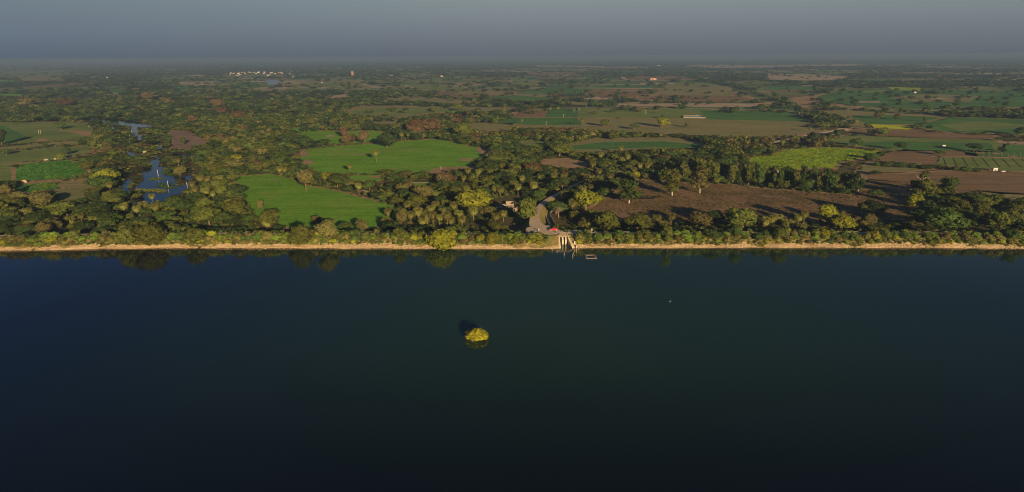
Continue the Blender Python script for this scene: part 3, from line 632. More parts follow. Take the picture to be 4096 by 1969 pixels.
def trunk_mesh(seed, form, mat):
    rg = random.Random(seed); b = MB()
    top = {'round': .45, 'flat': .5, 'mound': .3, 'tall': .7, 'bare': .45}[form]; r = {'tall': .022, 'bare': .03}.get(form, .024)
    lean = (rg.uniform(-.05, .05), rg.uniform(-.05, .05))
    b.tube([(0, 0, -.03), (lean[0] * .4, lean[1] * .4, top * .5), (lean[0], lean[1], top)], [r * 1.3, r, r * .75], 7)
    n = 9 if form == 'bare' else 5
    for k in range(n):
        a = k * 6.28 / n + rg.uniform(-.3, .3); z0 = top * rg.uniform(.55, 1); R = rg.uniform(.2, .36); z1 = min(.9, z0 + rg.uniform(.15, .4))
        p0 = Vector((lean[0] * z0 / top, lean[1] * z0 / top, z0)); p2 = Vector((R * math.cos(a), R * math.sin(a), z1)); p1 = p0.lerp(p2, .5) + Vector((0, 0, .04))
        b.tube([p0, p1, p2], [r * .6, r * .4, r * .15], 5)
        if form == 'bare':
            for j in range(5):
                q0 = p0.lerp(p2, rg.uniform(.4, 1)); q1 = q0 + Vector((rg.uniform(-.15, .15), rg.uniform(-.15, .15), rg.uniform(.02, .18)))
                b.tube([q0, q0.lerp(q1, .5) + Vector((.01, .01, .02)), q1], [r * .25, r * .18, r * .06], 4)
    return b.mesh('trunk', mat)
TEMPL = {}
def tree_proto(form, colour, var, big):
    key = (form, colour, var, big)
    if key not in TEMPL:
        nq, lf = (1500, .062) if big else (520, .095)
        if form == 'mound' and not big: nq, lf = 420, .12
        TEMPL[key] = quads_mesh('crown', crown(100 + var * 7 + len(form), form, nq, lf), LM[colour])
        tk = ('trunk', form, var)
        if tk not in TEMPL: TEMPL[tk] = trunk_mesh(var + 3, form, MAT['palebark'] if form == 'tall' else MAT['bark'])
    return TEMPL[key], TEMPL[('trunk', form, var)]
def leaf_palm(rg, n, droop0, droop1, L, wid):
    Q = []
    for k in range(n):
        a = k * 2.399 + rg.uniform(-.2, .2); e = droop0 + (droop1 - droop0) * ((k + .5) / n) ; d = np.array([math.cos(a), math.sin(a), 0]); s = np.array([-d[1], d[0], 0])
        p = np.array([0, 0, 0.]); ang = e; seg = 6; ln = L * rg.uniform(.85, 1.1)
        for j in range(seg):
            q = p + (d * math.cos(ang) + np.array([0, 0, math.sin(ang)])) * ln / seg
            w0 = wid * math.sin(math.pi * min(1, (j + .25) / seg)) + .04; w1 = wid * math.sin(math.pi * min(1, (j + 1.15) / seg)) + .02
            dn = np.array([0, 0, -.45])
            Q.append([p, q, q + s * w1 + dn * w1, p + s * w0 + dn * w0]); Q.append([q, p, p - s * w0 + dn * w0, q - s * w1 + dn * w1])
            p = q; ang -= .34
    return np.array(Q)
PALM = []
for v in range(4):
    rg = random.Random(40 + v)
    PALM.append((quads_mesh('crown', leaf_palm(rg, 78, 1.4, -.55, 4.0, .42).astype(np.float32), PALM_LEAF),
                 quads_mesh('dry_fronds', leaf_palm(rg, 30, -.5, -1.15, 2.8, .34).astype(np.float32), PALM_DRY)))
pt = MB(); pt.tube([(0, 0, -.3), (.02, 0, .3), (0, .02, .7), (0, 0, 1)], [.32, .24, .21, .24], 9); PTRUNK = pt.mesh('trunk', MAT['bark'])

# ------------------------------------------------------------------ labels: every tree is named from the nearest thing one can find
LMK = [('lone palm in the upper field', 1507, 640), ('red pickup', 2216, 915), ('stepped sluice walls', 2253, 975), ('khaki tree beside the lower field', 1230, 750),
       ('ruined brick yard', 2030, 820), ('pink gatehouse by the marsh', 778, 785), ('open water of the marsh', 650, 730), ('row of white poles in the marsh', 540, 570),
       ('straw hut on the left', 98, 728), ('herd of cattle on the left', 220, 640), ('brown mudflat', 745, 565), ('dark river bend', 420, 485), ('left end of the beach', 60, 980),
       ('lime green mustard field', 3250, 620), ('yellow mustard strip', 3560, 505), ('white shed on the right', 3981, 680), ('bend of the gravel road', 2400, 710), ('bare dirt clearing', 2250, 650),
       ('long concrete tank', 2780, 470), ('reddish plough land far off', 2800, 395), ('brown fallow field', 3000, 800), ('row of tall eucalyptus', 3100, 730), ('dark round tree above the upper field', 1545, 575),
       ('red-roofed shed far off', 2615, 318), ('far white village', 1010, 295), ('brown tower in the distance', 1411, 300), ('small far pond', 1090, 330), ('lower bright green field', 1250, 830),
       ('green fields at the left edge', 20, 560), ('dark soil at the right edge', 4080, 780), ('right end of the beach', 4060, 980), ('floating square frame', 2363, 1026),
       ('concrete end post', 2370, 925), ('big yellow-green waterside tree', 1760, 970), ('big acacia pair above the beach', 560, 950), ('brown dry tree above the beach', 1310, 940), ('narrow brown field far off', 1720, 400), ('long olive field', 1640, 440), ('reddish wood above the bright field', 1700, 520)]
ORD = ['nearest', 'second nearest', 'third nearest', 'fourth nearest', 'fifth nearest', 'sixth nearest', 'seventh nearest', 'eighth nearest', 'ninth nearest', 'tenth nearest']
def ordw(k):
    if k < 10: return ORD[k]
    return f'{k + 1}{"th" if 10 <= k % 100 <= 12 or (k + 1) % 10 not in (1, 2, 3) else {1: "st", 2: "nd", 3: "rd"}[(k + 1) % 10]} nearest'
PEND = []
def want_label(o, desc, X, Y):
    if desc.startswith('!'): o['label'] = desc[1:]
    else: PEND.append((o, desc, X, Y))
def write_labels():
    B = {}
    for o, desc, X, Y in PEND:
        best = min(LMK, key=lambda l: (l[1] - X) ** 2 + ((l[2] - Y) * 2.2) ** 2); dx, dy = X - best[1], (Y - best[2]) * 2.2
        rel = ('left of' if dx < 0 else 'right of') if abs(dx) > abs(dy) else ('behind' if dy < 0 else 'in front of')
        B.setdefault((desc, best[0], rel), []).append((dx * dx + dy * dy, id(o), o))
    for (desc, nm, rel), L in B.items():
        L.sort(key=lambda q: q[:2])
        for k, (_, _, o) in enumerate(L):
            o['label'] = f'{desc} {rel} the {nm}' + ('' if len(L) == 1 else f', {ordw(k)}')

# ------------------------------------------------------------------ placing trees
CNT = {'thorn': 0}
def put_tree(X, Y, wpx, hpx, form='round', colour='olive', z=LAND, trunk=None, desc=None, name='broadleaf_tree', group='broadleaf trees of the plain', base=None, cat='tree'):
    x, y = W(X, Y, z) if base is None else base
    _, _, c = proj(x, y, z); wm, hm = wpx * c / F_PX, hpx * c / F_PX
    return add_tree(x, y, z, wm, hm, form, colour, desc, name, group, cat, trunk)
def add_tree(x, y, z, wm, hm, form, colour, desc=None, name='broadleaf_tree', group='broadleaf trees of the plain', cat='tree', lift=None):
    X, Y, c = proj(x, y, z); big = max(wm, hm) * F_PX / c > 55
    var = int(RNG.integers(0, 4)); cm, tm = tree_proto(form, colour, var, bool(big)); rz = RNG.uniform(0, 6.28)
    root = link(name, None, None, (x, y, z), rz); root.empty_display_size = .2; root['category'] = cat; root['group'] = group
    a = link('crown', cm, root); b = link('trunk', tm, root)
    if lift:       # crown carried on a long clear trunk
        a.location = (0, 0, hm * lift); a.scale = (wm, wm, hm * (1 - lift)); b.scale = (wm, wm, hm * (lift + (1 - lift) * .5) / .45)
    else: a.scale = (wm, wm, hm); b.scale = (wm, wm, hm)
    adj = 'tall ' if hm > wm * 1.25 else ('broad low ' if wm > hm * 1.7 else '')
    want_label(root, desc or f'{adj}{colour.replace("reddish ", "")} {"acacia" if form == "flat" else "tree"}', float(X), float(Y))
    CNT['thorn'] += (name == 'broadleaf_tree')
    return root
def put_palm(reg, x, ytop, ybot=None, hgt=None, z=LAND):
    X, Yt = px(reg, x, ytop)
    if ybot is not None: Y = px(reg, x, ybot)[1]
    else: Y = Yt + 26
    wx, wy = W(X, Y, z); _, _, c = proj(wx, wy, z); H = (Y - Yt) * c / F_PX * 1.02
    s = float(np.clip(RNG.normal(1.12, .14), .85, 1.4)); H = float(np.clip(H, 3.6, 14)); tz = max(.9, H - 2.2 * s)
    return make_palm(wx, wy, z, tz, s)
NP = [0]; PALMS = []
def make_palm(wx, wy, z, tz, s):
    v = PALM[NP[0] % 4]; NP[0] += 1
    PALMS.append((wx, wy, tz))
    root = link('date_palm', None, None, (wx, wy, z), RNG.uniform(0, 6.28)); root.empty_display_size = .2; root['category'] = 'palm'; root['group'] = 'date palms'
    a = link('crown', v[0], root, (0, 0, tz)); a.scale = (s, s, s * .95); b = link('dry_fronds', v[1], root, (0, 0, tz)); b.scale = (s,) * 3
    t = link('trunk', PTRUNK, root); t.scale = (s, s, tz)
    X, Y, _ = proj(wx, wy, z); want_label(root, ('tall ' if tz > 5 else ('short ' if tz < 2.6 else '')) + 'date palm', float(X), float(Y))
    return root

OCC = []      # (x, y, r) taken by hand-placed trees
def T(reg, x0, x1, y0, y1, form='round', colour='olive', z=LAND, lift=None, desc=None, **kw):
    k = 400 / 2251.0 if reg == 'S' else K
    X, Y = px(reg, (x0 + x1) / 2, y1); o = put_tree(X, Y, (x1 - x0) * k, (y1 - y0) * k * 1.02, form, colour, z, lift, desc, **kw)
    OCC.append((o.location.x, o.location.y, (x1 - x0) * k / F_PX * o.location.y * .5)); return o
# embankment slope trees (height of the slope below each)
def on_slope(X, Y):
    lo, hi = 0.0, 5.2                       # height at which the line of sight meets the slope
    for _ in range(30):
        z = (lo + hi) / 2; x, y = W(X, Y, z)
        if zf(y - shore(x)) > z: lo = z
        else: hi = z
    return x, y, z
def TE(reg, x0, x1, y0, y1, form, colour, desc=None, **kw):
    X, Y = px(reg, (x0 + x1) / 2, y1); x, y, z = on_slope(X, Y)
    return T(reg, x0, x1, y0, y1, form, colour, z=z - .1, desc=desc, **kw)
TE('B0', 1150, 1410, 745, 935, 'mound', 'olive', '!left and smaller one of two big olive acacias standing together above the beach'); TE('B0', 1340, 1680, 710, 930, 'mound', 'olive', '!right and larger one of two big olive acacias standing together above the beach')
TE('B0', 1830, 2070, 765, 905, 'mound', 'olive'); TE('B0', 350, 520, 700, 860, 'round', 'khaki'); TE('B0', 500, 640, 690, 800, 'round', 'khaki')
TE('B1', 320, 590, 730, 925, 'mound', 'olive'); TE('B1', 590, 830, 690, 900, 'round', 'khaki', '!brown half-dry tree standing alone above the beach left of the big yellow-green one')
TE('B1', 1665, 2000, 775, 975, 'mound', 'yellow-green', '!big rounded yellow-green tree hanging over the water edge'); TE('B1', 1340, 1490, 770, 900, 'round', 'olive'); TE('B1', 2250, 2430, 810, 930, 'mound', 'yellow-green')
TE('B2', 0, 80, 850, 935, 'mound', 'yellow-green'); TE('B2', 1485, 1600, 745, 935, 'tall', 'olive', '!narrow upright olive tree on the lake slope well right of the sluice'); TE('B3', 20, 190, 775, 910, 'flat', 'olive')
TE('B3', 2330, 2480, 790, 900, 'round', 'green'); TE('B2', 1890, 2090, 790, 890, 'flat', 'green'); TE('B2', 2150, 2290, 740, 880, 'flat', 'green'); TE('B1', 990, 1110, 690, 810, 'round', 'khaki')
# trees just behind the embankment
LZ = LAND
for a in [('B1', 590, 800, 690, 800, 'round', 'khaki'), ('B1', 800, 960, 710, 800, 'flat', 'green'), ('B1', 990, 1120, 680, 800, 'round', 'khaki'), ('B1', 1380, 1500, 575, 760, 'round', 'khaki'),
          ('B2', 30, 240, 478, 745, 'round', 'olive'), ('B2', 800, 1095, 595, 800, 'round', 'olive'), ('B2', 1090, 1395, 625, 800, 'round', 'olive'), ('B2', 1740, 2000, 610, 790, 'round', 'khaki'), ('B2', 1890, 2110, 580, 740, 'flat', 'dark green'),
          ('B2', 2110, 2460, 570, 790, 'round', 'olive'), ('B3', 500, 700, 540, 760, 'round', 'yellow-green'), ('B3', 590, 860, 640, 800, 'round', 'yellow-green'), ('B3', 900, 1090, 625, 790, 'round', 'khaki'), ('B3', 1430, 1960, 560, 800, 'round', 'green'),
          ('B3', 2180, 2420, 610, 800, 'round', 'olive'), ('B3', 890, 1170, 490, 650, 'flat', 'dark green'), ('B3', 1350, 1530, 430, 560, 'mound', 'yellow-green'), ('B3', 1680, 1890, 260, 470, 'round', 'green'), ('B3', 1400, 1640, 210, 480, 'tall', 'olive'),
          ('B3', 990, 1150, 395, 475, 'flat', 'green'), ('B3', 2130, 2370, 430, 540, 'flat', 'olive'), ('B3', 1850, 2060, 420, 530, 'flat', 'green'), ('B3', 1830, 1990, 480, 620, 'flat', 'olive'), ('B3', 2440, 2600, 470, 590, 'flat', 'green'),
          ('B0', 1610, 1880, 460, 600, 'flat', 'green'), ('B0', 900, 1190, 190, 340, 'round', 'yellow-green'), ('B0', 1000, 1180, 400, 540, 'round', 'olive'), ('B0', 440, 760, 500, 680, 'round', 'olive'), ('B0', 290, 540, 410, 580, 'round', 'khaki'),
          ('B0', 1930, 2220, 560, 740, 'round', 'olive'), ('B0', 2200, 2480, 490, 650, 'round', 'olive'), ('B0', 1600, 1710, 570, 660, 'mound', 'yellow-green'), ('B0', 1720, 1850, 150, 260, 'round', 'khaki'), ('B0', 210, 350, 570, 690, 'round', 'khaki'), ('B0', 0, 130, 330, 480, 'flat', 'khaki'),
          ('B1', 685, 930, 230, 370, 'round', 'green'), ('B1', 1200, 1390, 190, 240, 'flat', 'olive'), ('B1', 1420, 1560, 195, 255, 'flat', 'olive'), ('B1', 1290, 1470, 240, 320, 'flat', 'green'), ('B1', 1050, 1200, 305, 400, 'round', 'green'), ('B1', 1380, 1560, 325, 450, 'round', 'khaki'),
          ('B1', 1560, 1790, 340, 500, 'round', 'khaki'), ('B1', 1930, 2320, 400, 620, 'round', 'yellow-green'), ('B1', 0, 270, 590, 760, 'round', 'olive'), ('B1', 0, 85, 490, 590, 'round', 'khaki'), ('B1', 90, 390, -10, 120, 'flat', 'green'), ('B1', 330, 400, 100, 180, 'round', 'olive'),
          ('B1', 1310, 1410, 480, 550, 'round', 'dark green'), ('B2', 560, 900, 400, 600, 'round', 'yellow-green'), ('B2', 850, 1100, 280, 440, 'flat', 'green'), ('B0', 870, 1180, 250, 400, 'round', 'green')]:
    T(*a)
T('B1', 405, 590, 195, 405, 'mound', 'khaki', lift=.34, desc='!tall khaki tree with a bare lower trunk rising from the lower bright field edge')
T('B2', 1030, 1285, 282, 530, 'tall', 'green', desc='!left one of three pale-trunked eucalyptus trees standing on the brown fallow field'); T('B2', 1470, 1700, 180, 455, 'tall', 'olive', desc='!middle one of three pale-trunked eucalyptus trees standing on the brown fallow field'); T('B2', 1760, 1960, 160, 435, 'tall', 'khaki', desc='!right one of three pale-trunked eucalyptus trees standing on the brown fallow field')
# the eucalyptus row
for k in range(40):
    u = k / 39; X0, Y0 = px('B2', 1720, 300); X1, Y1 = px('B3', 900, 440)
    X = X0 + (X1 - X0) * u + RNG.normal(0, 6); Y = Y0 + (Y1 - Y0) * u ** 1.1 + RNG.uniform(-16, 2)
    h = RNG.uniform(72, 92) * (1 - .1 * abs(u - .5)); c = str(RNG.choice(['olive', 'green', 'dark green', 'olive']))
    put_tree(X, Y, RNG.uniform(34, 50), h, 'tall', c, desc=f'{c} eucalyptus', name='eucalyptus_tree', group='eucalyptus trees of the row')
# lone trees on the plain
for a in [('T2', 850, 975, 803, 882, 'round', 'olive'), ('T2', 1410, 1560, 793, 890, 'round', 'yellow-green'), ('T2', 1155, 1268, 848, 912, 'flat', 'green'), ('T2', 1465, 1535, 768, 805, 'round', 'green'), ('T2', 1100, 1195, 665, 722, 'round', 'green'),
          ('T2', 930, 1080, 925, 1012, 'round', 'olive'), ('T2', 1050, 1140, 915, 985, 'round', 'green'), ('T2', 578, 620, 698, 732, 'round', 'green'), ('T2', 1705, 1765, 838, 892, 'round', 'khaki'), ('T2', 2160, 2245, 700, 750, 'round', 'green'), ('T2', 1890, 1955, 578, 612, 'round', 'dark green'),
          ('T2', 1620, 1670, 578, 612, 'round', 'green'), ('T2', 1035, 1070, 787, 805, 'round', 'green'), ('T2', 1395, 1430, 730, 752, 'round', 'olive'), ('T2', 995, 1050, 462, 492, 'round', 'dark green'), ('T2', 1330, 1445, 515, 560, 'flat', 'green'), ('T2', 600, 640, 520, 555, 'round', 'dark green'),
          ('T2', 340, 600, 1045, 1180, 'round', 'olive'), ('T2', 360, 480, 890, 950, 'round', 'khaki'), ('T2', 540, 640, 880, 950, 'round', 'khaki'), ('T2', 1220, 1325, 925, 990, 'round', 'olive'), ('T2', 1000, 1060, 555, 640, 'round', 'dark green'), ('T2', 1070, 1150, 580, 645, 'round', 'dark green'),
          ('T3', 1035, 1150, 730, 805, 'round', 'khaki'), ('T3', 1245, 1325, 752, 818, 'round', 'khaki'), ('T3', 1530, 1570, 778, 838, 'round', 'green'), ('T3', 1060, 1215, 890, 978, 'round', 'olive'), ('T3', 970, 1080, 900, 970, 'round', 'green'), ('T3', 945, 1015, 845, 895, 'round', 'olive'),
          ('T3', 795, 950, 998, 1075, 'flat', 'green'), ('T3', 1240, 1380, 1035, 1118, 'flat', 'green'), ('T3', 1955, 2120, 1048, 1130, 'flat', 'dark green'), ('T3', 2440, 2580, 888, 965, 'round', 'dark green'), ('T3', 2235, 2325, 990, 1025, 'flat', 'green'), ('T3', 1630, 1760, 1115, 1165, 'flat', 'green'),
          ('T3', 795, 905, 610, 668, 'round', 'dark green'), ('T3', 1140, 1255, 525, 568, 'round', 'dark green'), ('T3', 1245, 1320, 558, 592, 'round', 'green'), ('T3', 1748, 1840, 662, 714, 'round', 'green'), ('T3', 1840, 1915, 608, 650, 'round', 'green'), ('T3', 2045, 2100, 595, 635, 'round', 'dark green'),
          ('T3', 525, 612, 652, 706, 'round', 'dark green'), ('T3', 1720, 1768, 513, 550, 'round', 'green'), ('T3', 1515, 1570, 505, 545, 'round', 'green'), ('T3', 805, 840, 534, 558, 'round', 'green'), ('T3', 1560, 1640, 870, 915, 'flat', 'dark green'), ('T3', 700, 950, 1100, 1100.1, 'flat', 'green') if False else ('T3', 2320, 2380, 640, 680, 'round', 'dark green'),
          ('T0', 550, 665, 838, 915, 'round', 'green'), ('T0', 815, 930, 975, 1060, 'round', 'green'), ('T0', 425, 485, 1030, 1092, 'round', 'green'), ('T0', 615, 705, 1088, 1165, 'round', 'dark green'), ('T0', -50, 90, 905, 1075, 'round', 'dark green'), ('T0', 0, 130, 1100, 1165, 'flat', 'green'), ('T0', 545, 660, 1145, 1210, 'mound', 'olive'),
          ('T0', 870, 1010, 805, 895, 'round', 'dark green'), ('T0', 160, 210, 405, 438, 'round', 'dark green'), ('T0', 500, 545, 378, 405, 'round', 'dark green'), ('T0', 670, 790, 402, 450, 'flat', 'dark green'), ('T0', 1250, 1700, 900, 900.1, 'flat', 'green') if False else ('T0', 1790, 1850, 980, 1060, 'round', 'green'),
          ('T1', 1195, 1400, 935, 1092, 'round', 'dark green'), ('T1', 1010, 1150, 920, 1045, 'round', 'reddish brown'), ('T1', 840, 945, 955, 1060, 'round', 'reddish brown'), ('T1', 930, 1000, 950, 1045, 'round', 'reddish brown'), ('T1', 810, 920, 880, 990, 'round', 'reddish brown'), ('T1', 425, 545, 865, 940, 'round', 'dark green'), ('T1', 540, 630, 872, 935, 'round', 'dark green'),
          ('T1', 580, 755, 1005, 1080, 'round', 'dark green'), ('T1', 360, 600, 975, 1085, 'round', 'dark green'), ('T1', 1945, 2070, 655, 728, 'round', 'olive'), ('T1', 1860, 1975, 715, 780, 'round', 'green'), ('T1', 2210, 2320, 550, 630, 'round', 'dark green'), ('T1', 1450, 1525, 695, 722, 'flat', 'dark green'), ('T1', 2060, 2130, 725, 775, 'round', 'reddish brown'),
          ('T1', 1480, 1680, 800, 960, 'round', 'reddish brown'), ('T1', 1600, 1870, 805, 950, 'round', 'reddish brown'), ('T1', 1500, 1700, 860, 985, 'round', 'reddish brown'), ('T1', 1940, 2180, 845, 1000, 'round', 'olive'), ('T1', 770, 870, 690, 750, 'round', 'dark green'), ('T1', 1700, 1790, 695, 725, 'flat', 'dark green'), ('T1', 680, 745, 400, 440, 'round', 'dark green'), ('T1', 900, 950, 435, 510, 'round', 'dark green'), ('T1', 960, 1015, 465, 505, 'round', 'dark green'),
          ('T0', 2090, 2250, 608, 700, 'round', 'reddish brown'), ('T0', 2130, 2260, 675, 760, 'round', 'reddish brown'), ('T0', 2270, 2450, 725, 830, 'round', 'reddish brown'), ('T0', 1860, 1960, 765, 850, 'round', 'reddish brown'), ('T0', 190, 390, 595, 690, 'round', 'khaki'), ('T0', 560, 740, 600, 700, 'round', 'reddish brown'), ('T0', 1380, 1540, 535, 620, 'round', 'reddish brown'), ('T0', 1580, 1720, 590, 670, 'round', 'khaki'),
          ('B3', 1030, 1700, 130, 130.1, 'flat', 'green') if False else ('B3', 1000, 1150, 205, 250, 'flat', 'green')]:
    T(*a)
for k, (x0, x1, y0, y1) in enumerate([(1030, 1120, 112, 160), (1100, 1250, 115, 165), (1230, 1380, 122, 170), (1360, 1500, 130, 178), (1480, 1640, 140, 190), (1800, 1920, 160, 205), (1900, 2030, 165, 212), (2010, 2120, 170, 215), (960, 1100, 30, 90), (1060, 1170, 10, 60)]):
    T('B3', x0, x1, y0, y1, 'mound', 'green')
# the bare tree by the canal
X, Y = px('B2', 462, 670); x, y = W(X, Y, LAND)
root = thing('bare_tree', 'leafless grey tree with a twisted crown beside the canal', 'tree', (x, y, LAND)); dm = trunk_mesh(8, 'bare', MAT['drybark']); o = link('trunk', dm, root); o.scale = (8.5, 8.5, 9.5)
tw = MB(); rgt = random.Random(2)
for k in range(60):
    a = rgt.uniform(0, 6.28); r = rgt.uniform(.6, 3.2); z0 = rgt.uniform(4.2, 6.8); p = Vector((r * math.cos(a), r * math.sin(a), z0)); q = p + Vector((rgt.uniform(-1, 1), rgt.uniform(-1, 1), rgt.uniform(.2, 1.6))); tw.tube([p * .8 + Vector((0, 0, z0 * .15)), p, q], [.07, .05, .02], 4)
tw.build('twigs', MAT['drybark'], root)

# palms
for reg, L in {
    'B1': [(1500, 510, 620), (1535, 600, 735), (1610, 565, 735), (1700, 590, 730), (1755, 600, 745), (1820, 630, 760), (1895, 598, 760), (1960, 513, 650), (2080, 520, 640), (2155, 558, 710), (2310, 560, 660), (2375, 618, 720), (2450, 592, 715), (1318, 568, 670), (1780, 500, 600), (1870, 490, 590), (2010, 590, 690), (2040, 645, 760), (1730, 545, 640), (1780, 412, 510), (1295, 662, 760), (1655, 665, 770), (1735, 540, 640),
           (1022, 325, 462), (240, 158, 265), (285, 163, 240), (604, 645, 720), (110, 678, 775), (932, 133, 234), (1192, 0, 118), (1990, 410, 500), (2090, 360, 470), (2370, 350, 440), (2420, 360, 450), (2100, 170, 240), (2200, 190, 260), (2440, 130, 200), (2320, 190, 250), (1840, 570, 670), (1930, 650, 740), (2060, 250, 330), (2250, 560, 650), (2140, 470, 560), (1420, 620, 740)],
    'B2': [(100, 252, 372), (60, 335, 455), (215, 313, 412), (415, 230, 348), (512, 400, 535), (700, 348, 455), (780, 335, 430), (600, 488, 600), (735, 655, 760), (765, 618, 720), (1430, 632, 740), (1573, 620, 745), (968, 228, 300), (880, 20, 110), (1080, 60, 160), (1145, 40, 125), (1150, 148, 220), (1205, 165, 240), (1265, 125, 200), (1340, 130, 205), (1410, 150, 215), (620, 600, 700), (820, 610, 710), (2505, 655, 760), (20, 300, 420), (510, 235, 300), (800, 100, 190), (860, 180, 260), (1500, 700, 780), (640, 440, 560), (30, 60, 130), (880, 640, 740), (500, -10, 50), (700, 700, 770), (2090, 45, 100)],
    'B3': [(35, 638, 740), (350, 598, 745), (300, 625, 740), (692, 590, 730), (955, 528, 650), (1112, 540, 650), (2118, 568, 668), (2400, 573, 720), (2482, 618, 750), (600, 560, 690), (100, 630, 720), (820, 640, 740), (330, 720, 800), (2530, 650, 760), (190, 680, 760)],
    'B0': [(810, 620, 720), (935, 645, 755), (292, 698, 770), (1095, 318, 420), (1512, 430, 530), (1425, 503, 600), (1360, 545, 650), (1545, 528, 640), (1925, 60, 130), (2062, 255, 345), (2130, 300, 395), (2185, 248, 340), (1908, 303, 390), (1935, 358, 450), (2038, 368, 460), (2340, 88, 160), (2115, 405, 500), (2265, 488, 580), (1240, 520, 640), (1060, 410, 500), (700, 650, 740), (1690, 560, 650), (2300, 320, 390), (2090, 580, 690), (1985, 235, 320), (1770, 80, 160)],
    'T2': [(1075, 1072, 1155), (245, 1068, 1135), (98, 805, 862), (692, 800, 878), (50, 862, 910), (2310, 955, 1040), (1470, 938, 990), (2330, 1010, 1080), (380, 690, 735), (455, 685, 738), (750, 900, 960), (2080, 1030, 1100)],
    'T1': [(1440, 940, 1022), (1507, 945, 1022), (2515, 875, 940), (2460, 680, 730), (850, 825, 880), (970, 825, 880)],
    'T3': [(410, 878, 935), (868, 805, 860), (40, 1000, 1060), (140, 1010, 1075), (800, 770, 815)],
    'T0': [(2205, 915, 970), (2310, 920, 980), (1240 + 1000, 1000, 1060), (1930, 1165, 1235)]}.items():
    for x, a, b in L: put_palm(reg, x, a, b)
for reg, x, a, b in [('B0', 1025, 818, 915), ('B0', 1110, 830, 915), ('B0', 2360, 808, 905), ('B1', 590, 830, 925), ('B1', 95, 830, 880), ('B3', 1700, 850, 905)]:
    X, Yt = px(reg, x, a); Y = px(reg, x, b)[1]; wx, wy, z = on_slope(X, Y)
    make_palm(wx, wy, z - .1, max(1.0, (Y - Yt) / 7 - 2.3), .9)

# ------------------------------------------------------------------ scattered woodland
def jitter(x0, x1, y0, y1, c):
    gx, gy = np.meshgrid(np.arange(x0, x1, c), np.arange(y0, y1, c)); n = gx.size
    return gx.ravel() + RNG.uniform(-.5, .5, n) * c, gy.ravel() + RNG.uniform(-.5, .5, n) * c
def keep_view(x, y, mg=200):
    X, Y, c = proj(x, y, LAND); return (X > -mg) & (X < 4096 + mg), X, Y, c
def WATERC(X, Y): return (X < 900) & (Y > 400) | ((X > 1040) & (X < 1130) & (Y < 350)) | (X > 880) & (X < 1140) & (Y < 310)
def density(x, y, X, Y):
    n1 = vnoise(x, y, 70, 3); n2 = vnoise(x + 900, y, 30, 2)
    p = np.where(Y > 470, .88, .75)
    p = np.where((n1 < .34), p * .25, p)
    right = (X > 2950) & (Y < 760); p = np.where(right, np.where(n1 > .57, .65, .09), p)
    p = np.where((X > 1500) & (X < 2950) & (Y < 480), np.where(n1 > .50, .75, .05), p)
    p = np.where((X > 1350) & (X <= 1500) & (Y < 480), np.where(n1 > .42, .75, .2), p)
    p = np.where((X > 2950) & (X < 3420) & (Y > 470) & (Y < 600), .45, p)
    p = np.where((X > 3400) & (Y > 760) & (Y < 860), .5, p)
    p = np.where((X < 1350) & (Y < 405), np.where(n1 > .55, .6, .06), p)
    marsh = (X > 470) & (X < 790) & (Y > 480) & (Y < 800); p = np.where(marsh, .30, p)
    fa = ~wood_at(x, y) & (Y < 400); p = np.where(fa, .03 + .35 * (np.abs(vnoise(x, y, 260, 2) - .5) < .035), p)
    p = np.where(at(WOOD, X, Y), .95, p)
    p = np.where(at(NOTREE, X, Y) & ~at(WOOD, X, Y), np.where((y > 1300) & ~WATERC(X, Y), .022 + .10 * (np.abs(vnoise(x * .25, y, 90, 1) - .5) < .02), 0), p)
    # keep the gravel road, the canal and the buildings clear
    for a, b, r in ROADCLEAR:
        t = np.clip(((x - a[0]) * (b[0] - a[0]) + (y - a[1]) * (b[1] - a[1])) / ((b[0] - a[0]) ** 2 + (b[1] - a[1]) ** 2 + 1e-9), 0, 1)
        d = np.hypot(x - a[0] - t * (b[0] - a[0]), y - a[1] - t * (b[1] - a[1])); p = np.where(d < r, 0, p)
    return p
ROAD = [('B2', 250, 752, 5.12, 9.5), ('B2', 228, 715, 5.1, 7.6), ('B2', 226, 670, 5.0, 6.2), ('B2', 240, 620, 4.7, 5.0), ('B2', 275, 565, 4.0, 4.8), ('B2', 330, 510, 3.0, 4.5), ('B2', 420, 455, 1.8, 4.4), ('B2', 540, 393, .4, 4.2), ('B2', 700, 315, -.85, 4), ('B2', 870, 252, -.85, 4), ('B2', 1000, 222, -.85, 4), ('B2', 1110, 205, -.85, 4)]
ROAD2 = [('T3', -250, 1095, -.8, 6), ('T3', 0, 1050, -.8, 6), ('T3', 150, 1018, -.8, 6), ('T3', 400, 970, -.8, 7), ('T3', 640, 925, -.8, 7), ('T3', 725, 903, -.8, 7), ('T3', 775, 905, -.8, 6), ('T3', 760, 925, -.8, 5), ('T3', 640, 965, -.8, 4), ('T3', 520, 1000, -.8, 4)]
CANAL = [('B2', 415, 765, 0, 3.4), ('B2', 385, 710, 0, 3.4), ('B2', 352, 650, 0, 3.4), ('B2', 352, 615, 0, 3.2), ('B2', 385, 588, 0, 3), ('B2', 430, 560, 0, 3), ('B2', 490, 525, 0, 3)]
TRACK = [('B1', 1060, 400, -.85, 2.4), ('B1', 1160, 430, -.85, 2.4), ('B1', 1300, 465, -.85, 2.4), ('B1', 1420, 500, -.85, 2.4), ('B1', 1550, 530, -.85, 2.4), ('B1', 1680, 555, -.85, 2.4)]
TRACK2 = [('B1', 1200, 322, -.85, 2.4), ('B1', 1450, 322, -.85, 2.4), ('B1', 1740, 322, -.85, 2.4), ('B1', 1900, 310, -.85, 2.4)]
def cl(P): return [(*W(*px(r, x, y), z), z, w_) for r, x, y, z, w_ in P]
ROADCLEAR = []
